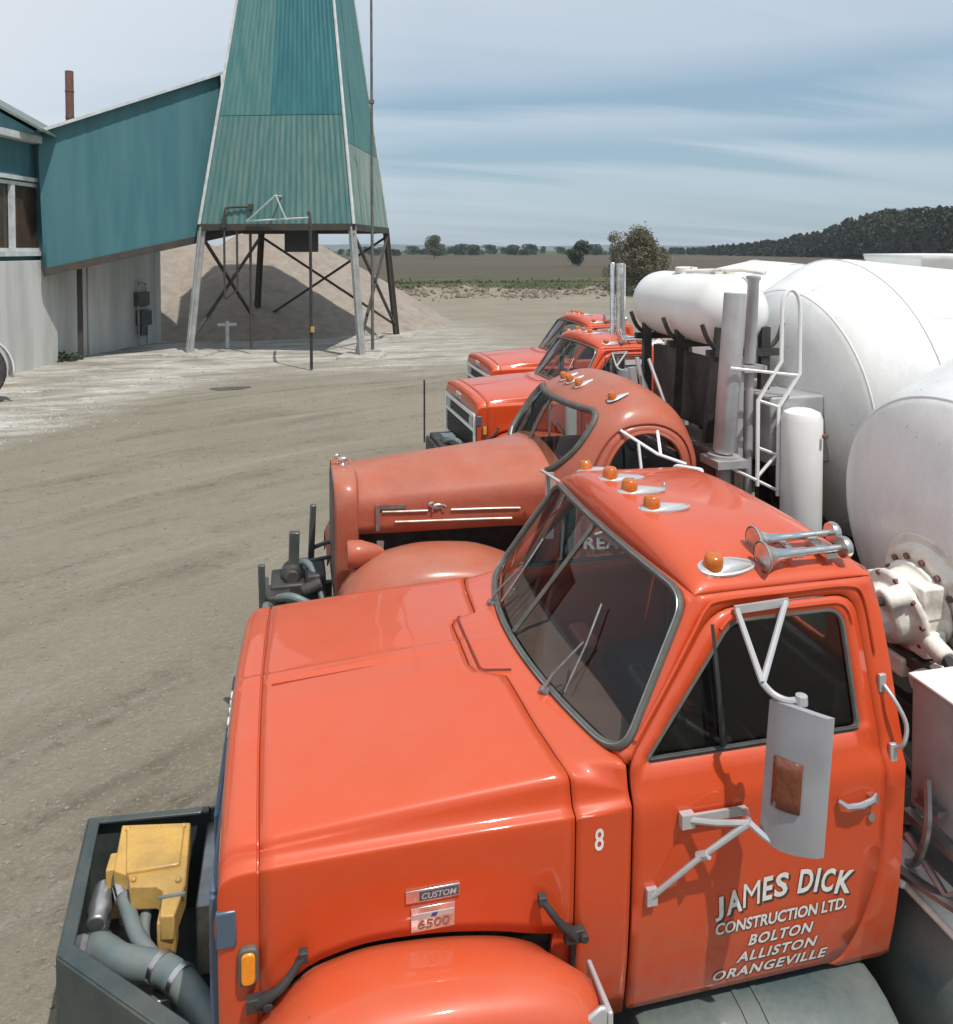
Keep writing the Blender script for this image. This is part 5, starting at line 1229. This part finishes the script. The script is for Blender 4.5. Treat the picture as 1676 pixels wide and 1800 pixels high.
for a, c in (((-.95, -3.05, 4.5), (.15, -3.35, 5.35)), ((.15, -3.35, 5.35), (.45, -3.2, 4.55)), ((-.95, -3.05, 4.52), (1.25, -3.2, 4.62)), ((.15, -3.35, 5.35), (.15, -2.75, 5.35))): pp.tube([a, c], .03, 6)
pp.build('pipe_bracket', m_trim, tw)
pp = MB(); pp.tube(catmull([(-1.75, -3.0, 1.9), (-1.75, -3.0, 4.3), (-1.72, -3.0, 4.85), (-1.6, -2.95, 4.98), (-.85, -2.9, 5.0)], 5), .04, 6); pp.tube([(-1.35, -2.9, 4.3), (-1.35, -2.9, 2.2), (-1.75, -3.0, 1.9)], .04, 6); pp.tube([(-1.0, -2.6, 4.3), (-1.0, -2.6, .2)], .05, 6); pp.box((-.86, -2.92, 5.0), (.14, .14, .18)); pp.box((-1.75, -3.02, 4.45), (.14, .12, .3)); pp.build('water_pipe', m_beam, tw)
# drop hose, mast, post, puddle
h = MB(); h.tube(catmull([(.50, 26.6, 4.75), (.50, 25.2, 4.72), (.505, 24.2, 4.55), (.51, 23.9, 4.2), (.515, 23.86, 2.5), (.52, 23.85, .04)], 8), .045, 8); ho = h.build('filling_hose', m_black); tag(ho, 'thin dark filling hose hanging from the tower down to the ground', 'hose')
MB().lathe([(0, .06), (.16, .06)], (.55, 23.80, 1.15), (0, 0, 1), 8).build('hose_valve', m_yellow, ho)
MX, MY = 2.66, 27.4
ms = MB(); ms.lathe([(0, .058), (9, .046), (17, .036), (17.01, 0)], (MX, MY, 0), (0, 0, 1), 10); ms.box((MX, MY, 8.6), (.16, .16, .12)); mo = ms.build('mast', M('weathered_pole', (.13, .135, .14), .7, col2=(.08, .075, .07), scale=4)); tag(mo, 'slender grey pole rising along the right side of the green tower', 'pole')
MB().box((MX, MY, .05), (.5, .5, .16)).build('mast_base', m_conc2, mo)
ps = MB(); ps.cyl((-2.32, 30.0, 0), (-2.32, 30.0, .98), .07, 10); ps.box((-2.32, 30.0, .86), (.66, .08, .10)); po = ps.build('guard_post', m_trim, bevel=.01); tag(po, 'short white post with a crossbar under the green tower', 'post')
pd = MB(); pd.prism([(.48 * math.cos(a) * (1 + .2 * math.sin(3 * a)), .30 * math.sin(a) * (1 + .2 * math.cos(2 * a))) for a in [2 * math.pi * k / 24 for k in range(24)]], lambda x, y: (-1.59 + x, 21.3 + y, -.05), lambda x, y: (-1.59 + x, 21.3 + y, gh(-1.59, 21.3) + .012)); kind(pd.build('puddle', M('wet_mud', (.055, .050, .042), .22, col2=(.09, .08, .065), scale=3)), 'structure')

# ---- conveyor gallery up to the tower
A0, A1, B0, B1 = Vector((-7.30, 26.3, 3.00)), Vector((-7.42, 26.3, 7.05)), Vector((-2.32, 29.3, 4.25)), Vector((-2.42, 29.5, 9.70))
ga = thing('conveyor_gallery', 'long green enclosed conveyor gallery sloping up from the building to the tower', 'conveyor gallery', (-5, 27.8, 0))
L0 = Vector((-5, 27.8, 0)); back = Vector((-1.1, 1.9, 0))
ext = (B0 - A0).normalized() * 1.9
def gl(*p): return [v - L0 for v in p]
rows = []
for t in [k / 40 for k in range(41)]:
    lo_, hi_ = A0.lerp(B0, t), A1.lerp(B1, t); nrm = Vector((.514, -.857, 0)) * (.012 if int(t * 40) % 2 else 0); rows.append([lo_.lerp(hi_, k / 4) + nrm - L0 for k in range(5)])
w = MB().grid(rows); 
for P0, P1 in ((A0, A1), (B0, B1)): w.add(gl(P0, P1, P1 + back, P0 + back), [(0, 1, 2, 3)])
w.add(gl(A0 + back, A1 + back, B1 + back, B0 + back), [(0, 1, 2, 3)])
w.build('gallery_wall', m_gal, ga, smooth=20)
r = MB(); up = Vector((0, 0, .10)); f = Vector((.13, -.22, 0)); al = (B1 - A1).normalized() * .35
r.add(gl(A1 + f - al, B1 + f, B1 + back - f, A1 + back - f - al, A1 + f - al + up, B1 + f + up, B1 + back - f + up, A1 + back - f - al + up), [(0, 1, 2, 3), (4, 7, 6, 5), (0, 4, 5, 1), (1, 5, 6, 2), (2, 6, 7, 3), (3, 7, 4, 0)]); r.build('gallery_roof', m_trim, ga)
bb = MB(); bb.bar(A0 - L0 + Vector((0, 0, -.12)), B0 + ext - L0 + Vector((0, 0, -.12)), .16, .24); bb.bar(A0 + back - L0 + Vector((0, 0, -.12)), B0 + ext + back - L0 + Vector((0, 0, -.12)), .16, .24); bb.add(gl(A0 + Vector((0, 0, -.02)), B0 + ext + Vector((0, 0, -.02)), B0 + ext + back + Vector((0, 0, -.02)), A0 + back + Vector((0, 0, -.02))), [(0, 1, 2, 3)]); bb.build('floor_beam', m_beam, ga)
st = Vector((-6.7, 27.9, 0)); MB().bar(st - L0, st - L0 + Vector((0, 0, 3.2)), .14, .14).build('gallery_post', m_beam, ga)

# ---- building at the left edge
bl = thing('control_building', 'green clad building on a concrete base with white framed windows at the left edge', 'building', (-9.5, 22, 0))
o = Vector((-9.5, 22, 0))
def W(x, y, z): return (x - o.x, y - o.y, z)
f1 = Vector((-7.45, 27.2, 0)); f0 = f1 - Vector((.25, .968, 0)) * 12; dr_ = (f1 - f0).normalized(); nr = Vector((dr_.y, -dr_.x, 0))
def wl(s, z, d=0): p = f0 + dr_ * s + nr * d; return (p.x - o.x, p.y - o.y, z)
Ln = (f1 - f0).length
def slab(mb, s0, s1, z0, z1, d0, d1): mb.add([wl(s0, z0, d0), wl(s1, z0, d0), wl(s1, z1, d0), wl(s0, z1, d0), wl(s0, z0, d1), wl(s1, z0, d1), wl(s1, z1, d1), wl(s0, z1, d1)], [(0, 3, 2, 1), (4, 5, 6, 7), (0, 1, 5, 4), (1, 2, 6, 5), (2, 3, 7, 6), (3, 0, 4, 7)])
c = MB(); slab(c, 0, Ln + .25, -.1, 3.25, -7, .16); c.build('concrete_base', m_conc, bl, bevel=.02)
c = MB(); slab(c, 0, Ln, 3.25, 3.52, -6.9, .02); slab(c, 0, Ln, 5.55, 6.75, -6.9, .02)
for a in (0, 3.6, 7.2): slab(c, a, a + .7, 3.52, 5.55, -6.9, .02)
slab(c, Ln - .30, Ln, 3.52, 5.55, -6.9, .02); slab(c, 0, Ln, 3.52, 5.55, -6.9, -2.5)
c.build('wall', m_gal, bl)
for a, b_ in ((.7, 3.6), (4.3, 7.2), (7.9, Ln - .30)):
    w = MB()
    slab(w, a, b_, 3.52, 3.62, -.02, .10); slab(w, a, b_, 5.45, 5.55, -.02, .08)
    for s in (a, b_ - .12, b_ - 1.62, b_ - 3.0)[:4 if b_ - a > 3.2 else 3]: slab(w, s, s + (.18 if s not in (a, b_ - .12) else .12), 3.62, 5.45, -.02, .08)
    wn_ = w.build('window', m_trim, bl); g_ = MB(); slab(g_, a + .05, b_ - .05, 3.6, 5.5, -.05, -.04); g_.build('pane', M('dark_pane', (.045, .032, .022), .12, col2=(.09, .06, .04), scale=1.5), wn_)
c = MB(); slab(c, -.2, Ln + .25, 6.75, 6.95, -7.1, .35); slab(c, -.2, Ln + .2, 5.60, 5.72, 0, .14); slab(c, -.2, Ln + .2, 3.38, 3.52, 0, .20); c.build('fascia', m_trim, bl)
# taller gabled part behind
gz = lambda x: 7.0 + max(0, (-7.1 - x)) * .56
c = MB(); pg = [(-7.25, 6.95), (-7.25, 7.0), (-12.5, gz(-12.5)), (-17.7, 7.0), (-17.7, 6.95)]
c.prism(pg, lambda x, z: W(x, 25.4, z), lambda x, z: W(x, 36, z)); c.build('gable', m_gal, bl)
c = MB()
for a, b_ in (((-6.95, 6.95), (-12.5, gz(-12.5) + .10)), ((-18.1, 6.95), (-12.5, gz(-12.5) + .10))):
    c.add([W(a[0], 25.1, a[1]), W(b_[0], 25.1, b_[1]), W(b_[0], 36.2, b_[1]), W(a[0], 36.2, a[1]), W(a[0], 25.1, a[1] + .08), W(b_[0], 25.1, b_[1] + .08), W(b_[0], 36.2, b_[1] + .08), W(a[0], 36.2, a[1] + .08)], [(0, 1, 2, 3), (4, 7, 6, 5), (0, 4, 5, 1), (1, 5, 6, 2), (2, 6, 7, 3), (3, 7, 4, 0)])
c.build('roof', M('dark_roof_edge', (.10, .14, .13), .6, col2=(.16, .19, .17), scale=3), bl)
lp = MB(); p = f1 + nr * .30; lp.box((p.x - o.x + .12, p.y - o.y, 4.95), (.10, .22, .62)); lp.bar(wl(Ln - .12, 5.2), (p.x - o.x + .1, p.y - o.y, 5.2), .04); lp.bar(wl(Ln - .12, 4.75), (p.x - o.x + .1, p.y - o.y, 4.75), .04); lp.build('wall_box', m_black, bl, bevel=.02)
ch = MB(); ch.lathe([(0, .15), (10.4, .15), (10.41, .12), (9.5, .12)], (-8.3, 33.5, 0), (0, 0, 1), 16, cap=False)
for z in (8.6, 9.6): ch.lathe([(0, .15), (0, .165), (.06, .165), (.06, .15)], (-8.3, 33.5, z), (0, 0, 1), 16)
tag(ch.build('chimney', m_rust), 'rusty brown chimney pipe rising above the gallery roof', 'chimney')
# concrete wall behind the gallery, with the pump on it
cw = thing('retaining_wall', 'stained concrete wall running back under the conveyor gallery', 'wall', (-6.3, 29.8, 0)); q0, q1 = Vector((-7.75, 27.1, 0)), Vector((-5.15, 32.3, 0)); dw = (q1 - q0).normalized(); nw = Vector((dw.y, -dw.x, 0)); ow = Vector((-6.3, 29.8, 0))
def wp(s, z, d): p = q0 + dw * s + nw * d; return (p.x - ow.x, p.y - ow.y, z)
def wslab(mb, s0, s1, z0, z1, d0, d1): mb.add([wp(s0, z0, d0), wp(s1, z0, d0), wp(s1, z1, d0), wp(s0, z1, d0), wp(s0, z0, d1), wp(s1, z0, d1), wp(s1, z1, d1), wp(s0, z1, d1)], [(0, 3, 2, 1), (4, 5, 6, 7), (0, 1, 5, 4), (1, 2, 6, 5), (2, 3, 7, 6), (3, 0, 4, 7)])
lw = (q1 - q0).length
c = MB(); wslab(c, 0, 2.2, -.1, 3.6, -.4, 0); wslab(c, 2.24, lw, -.1, 4.2, -.4, .03); c.build('wall_panel', m_conc, cw, bevel=.02)
c = MB(); wslab(c, lw - .02, lw + .35, -.1, 4.3, -5, .05); c.build('return_wall', m_conc, cw, bevel=.02)
pm = thing('water_pump', 'dark pump and meter cluster fixed to the concrete wall', 'pump', (-5.55, 31.2, 0)); op_ = Vector((-5.55, 31.2, 0))
def pq(s, z, d): p = q0 + dw * s + nw * d; return Vector((p.x - op_.x, p.y - op_.y, z))
ang = math.atan2(dw.y, dw.x); Rz = Matrix.Rotation(ang, 3, 'Z'); sc = lw - .95
b = MB(); b.box(pq(sc, 1.75, .16), (.62, .24, .52), Rz); b.box(pq(sc + .05, 1.05, .2), (.55, .3, .55), Rz); b.cyl(pq(sc, .4, .2), pq(sc, .85, .2), .16, 12); b.build('pump_body', m_darkblue, pm, bevel=.02)
b = MB(); b.tube(catmull([pq(sc - .25, .05, .2), pq(sc - .25, 2.1, .2), pq(sc - .1, 2.35, .2), pq(sc + .15, 2.3, .2), pq(sc + .22, 2.0, .2)], 4), .035, 6); b.tube([pq(sc + .3, 2.0, .15), pq(sc + .3, .05, .15)], .03, 6); b.tube([pq(sc - .4, 1.4, .2), pq(sc + .45, 1.4, .2)], .04, 6); b.build('pipework', m_steel, pm)
rd = random.Random(9); wd = MB(); pts = [(rd.gauss(0, .28), rd.gauss(0, .14), abs(rd.gauss(0, .12)) + .03) for k in range(260)]; leaves(wd, pts, .07, rd, 1.4); tag(wd.build('weed_clump', m_lf_mid, flat=True, merge=0, loc=(-7.25, 27.6, 0)), 'small green weed clump at the foot of the concrete base', 'weed')
# ---- vehicle mostly outside the left edge: only its front wheel and pale fender show
vh = thing('parked_loader', 'dusty pale loader at the left edge, only its big wheel showing', 'loader', (-7.38, 20.35, 0))
t = MB(); t.lathe([(-.22, .42), (-.25, .55), (-.25, .70), (-.16, .76), (.16, .76), (.25, .70), (.25, .55), (.22, .42)], (.10, 0, .76), (.45, -.9, 0), 36)
wv = t.build('wheel', m_tyre, vh, smooth=40)
t = MB(); t.lathe([(.10, .10), (.20, .20), (.22, .40), (.245, .46), (.26, .47), (.26, .43), (.20, .40)], (.10, 0, .76), (.45, -.9, 0), 28); t.build('rim', m_whited, wv, smooth=40)
t = MB(); rows = []
for k in range(13):
    a = lerp(-.2, math.pi * .75, k / 12); rows.append([Vector((.10, 0, .76)) + Vector((.89, .45, 0)) * .90 * math.cos(a) + Vector((0, 0, 1)) * .90 * math.sin(a) + Vector((.45, -.9, 0)) * q for q in (-.3, .28, .30)] )
MB().grid(rows).build('fender', m_white, vh, solid=.03, smooth=60)
MB().box((-1.3, .6, 1.35), (2.4, 1.6, 1.1)).box((-1.8, .7, 2.3), (1.2, 1.4, 1.0)).build('body', m_white, vh, bevel=.12)
t = MB(); t.lathe([(-.22, .42), (-.25, .55), (-.25, .70), (-.16, .76), (.16, .76), (.25, .70), (.25, .55), (.22, .42)], (-2.4, -.2, .76), (.45, -.9, 0), 36); t.build('wheel', m_tyre, vh, smooth=40)

# loose stones on the yard (uncountable)
rd = random.Random(77); sn = MB()
for k in range(2600):
    d = rd.uniform(3.2, 26) ; a = rd.uniform(R(-34), R(14)); x, y = d * math.sin(a), d * math.cos(a)
    if x > -.9 and y < 15 and x > y * .12 - 1.6: continue
    s = rd.uniform(.006, .018) * (1 + d * .02); c = Vector((x, y, gh(x, y) + s * .25)); i = len(sn.v)
    for v in ((1, 0, 0), (-1, 0, 0), (0, 1, 0), (0, -1, 0), (0, 0, 1), (0, 0, -1)): sn.v.append(tuple(c + Vector(v) * s * rd.uniform(.6, 1.2)))
    sn.f += [tuple(q + i for q in f) for f in ((0, 2, 4), (2, 1, 4), (1, 3, 4), (3, 0, 4), (2, 0, 5), (1, 2, 5), (3, 1, 5), (0, 3, 5))]
cb_ = MB(); rr = random.Random(14)
for k in range(1500):
    x = rr.uniform(2, 40); y = 58.6 - .10 * (x - 12) + rr.gauss(0, 1.7); s = abs(rr.gauss(0, .09)) + .03; c = Vector((x, y, gh(x, y) + s * .3)); i = len(cb_.v)
    for v in ((1, 0, 0), (-1, 0, 0), (0, 1, 0), (0, -1, 0), (0, 0, 1), (0, 0, -1)): cb_.v.append(tuple(c + Vector(v) * s * rr.uniform(.6, 1.4)))
    cb_.f += [tuple(q + i for q in f) for f in ((0, 2, 4), (2, 1, 4), (1, 3, 4), (3, 0, 4), (2, 0, 5), (1, 2, 5), (3, 1, 5), (0, 3, 5))]
kind(cb_.build('dirt_clods', M('clod_soil', (.21, .175, .13), .95, col2=(.13, .105, .08), scale=2), flat=True, merge=0), 'stuff')
rb = MB(); rr = random.Random(4)
for k in range(700):
    x, y = -5.9 + rr.gauss(0, .9), 18.2 + rr.gauss(0, 1.1); s = rr.uniform(.006, .02); c = Vector((x, y, gh(x, y) + s * .3)); i = len(rb.v)
    for v in ((1, 0, 0), (-1, 0, 0), (0, 1, 0), (0, -1, 0), (0, 0, 1), (0, 0, -1)): rb.v.append(tuple(c + Vector(v) * s * rr.uniform(.6, 1.3)))
    rb.f += [tuple(q + i for q in f) for f in ((0, 2, 4), (2, 1, 4), (1, 3, 4), (3, 0, 4), (2, 0, 5), (1, 2, 5), (3, 1, 5), (0, 3, 5))]
kind(rb.build('lime_rubble', M('lime_white', (.50, .49, .46), .9, col2=(.50, .48, .44), scale=3), flat=True, merge=0), 'stuff')
kind(sn.build('loose_stones', M('pale_stone', (.27, .245, .20), .9, col2=(.22, .20, .17), scale=3), flat=True, merge=0), 'stuff')

# ================================================================== put the trucks in their row
t1, roof_z = build_cab_truck(); build_mixer(t1, 3.30, 1.75)
c3 = copy_tree(t1, skip=('unit_number', 'door_lettering', 'lettering_shadow', 'radiator_guard')); c4 = copy_tree(t1, skip=('unit_number', 'door_lettering', 'lettering_shadow', 'radiator_guard'))
pump_frame(t1)
for ob in bpy.data.objects:
    if ob.name.startswith('grille_surround') and ob.parent and ob.parent.parent == t1: ob.material_slots[0].link = 'OBJECT'; ob.material_slots[0].material = m_blue_refl
t1.location = (0, 3.53, 0); t1['label'] = 'bright orange red mixer truck nearest the camera with white company lettering on its door'
c3.location = (2.50, 10.75, -.02); c3.rotation_euler.z = R(1.5); c3['label'] = 'orange red mixer truck with twin chrome exhaust pipes, just behind the domed cab truck'
c4.location = (3.42, 13.55, 0); c4['label'] = 'farthest orange red mixer truck in the row, mostly hidden behind the others'
for ob in children_of(c4):
    if ob.name.startswith('charge_hopper'): ob.location.z = -.42
mk = build_round_truck(); build_mixer(mk, 4.05, 2.17, .10, False, .55, True); mk.location = (0, 6.25, 0)
e = MB(); e.lathe([(0, .068), (1.85, .068), (1.86, .058), (1.5, .058)], (2.03, -.26, 1.55), (0, 0, 1), 14, cap=False); e.lathe([(0, .035), (1.81, .035), (1.82, .028), (1.5, .028)], (1.93, -.20, 1.6), (0, 0, 1), 14, cap=False); e.box((2.45, -.25, 1.45), (.2, .6, .06)); e.build('exhaust_pipe', m_chrome, c3, smooth=40)
an = MB(); an.tube([(-.86, -.55, 1.1), (-.86, -.55, 1.92)], .012, 6); an.build('marker_rod', m_black, c3)
for c in (c3, c4):
    pf = MB(); pf.box((-.45, -.1, .82), (.34, .9, .40)); pf.bar((-.64, -.5, .86), (-.64, .4, .86), .05, .22); pf.build('front_pump', m_dark, c, bevel=.03)
    ph = MB(); ph.tube(catmull([(-.55, -.3, 1.02), (-.45, -.5, 1.10), (-.3, -.6, 1.0)], 5), .035, 8); ph.box((-.48, -.25, 1.06), (.16, .24, .10)); ph.build('pump_hose', m_hose, c)

# ------------------------------------------------------------------ the air: thin haze over the whole plain
hzb = MB().box((0, 2050, 7.5), (8200, 5100, 27)).build('haze', bpy.data.materials.new('haze_air'), flat=True); kind(hzb, 'stuff')
hm = hzb.data.materials[0]; hm.use_nodes = True; hn_ = hm.node_tree; hn_.nodes.clear()
ho_ = hn_.nodes.new('ShaderNodeOutputMaterial'); pv_ = hn_.nodes.new('ShaderNodeVolumePrincipled'); pv_.inputs['Color'].default_value = (.80, .88, 1.0, 1); pv_.inputs['Density'].default_value = .00026; pv_.inputs['Anisotropy'].default_value = 0.0
hn_.links.new(pv_.outputs[0], ho_.inputs['Volume'])
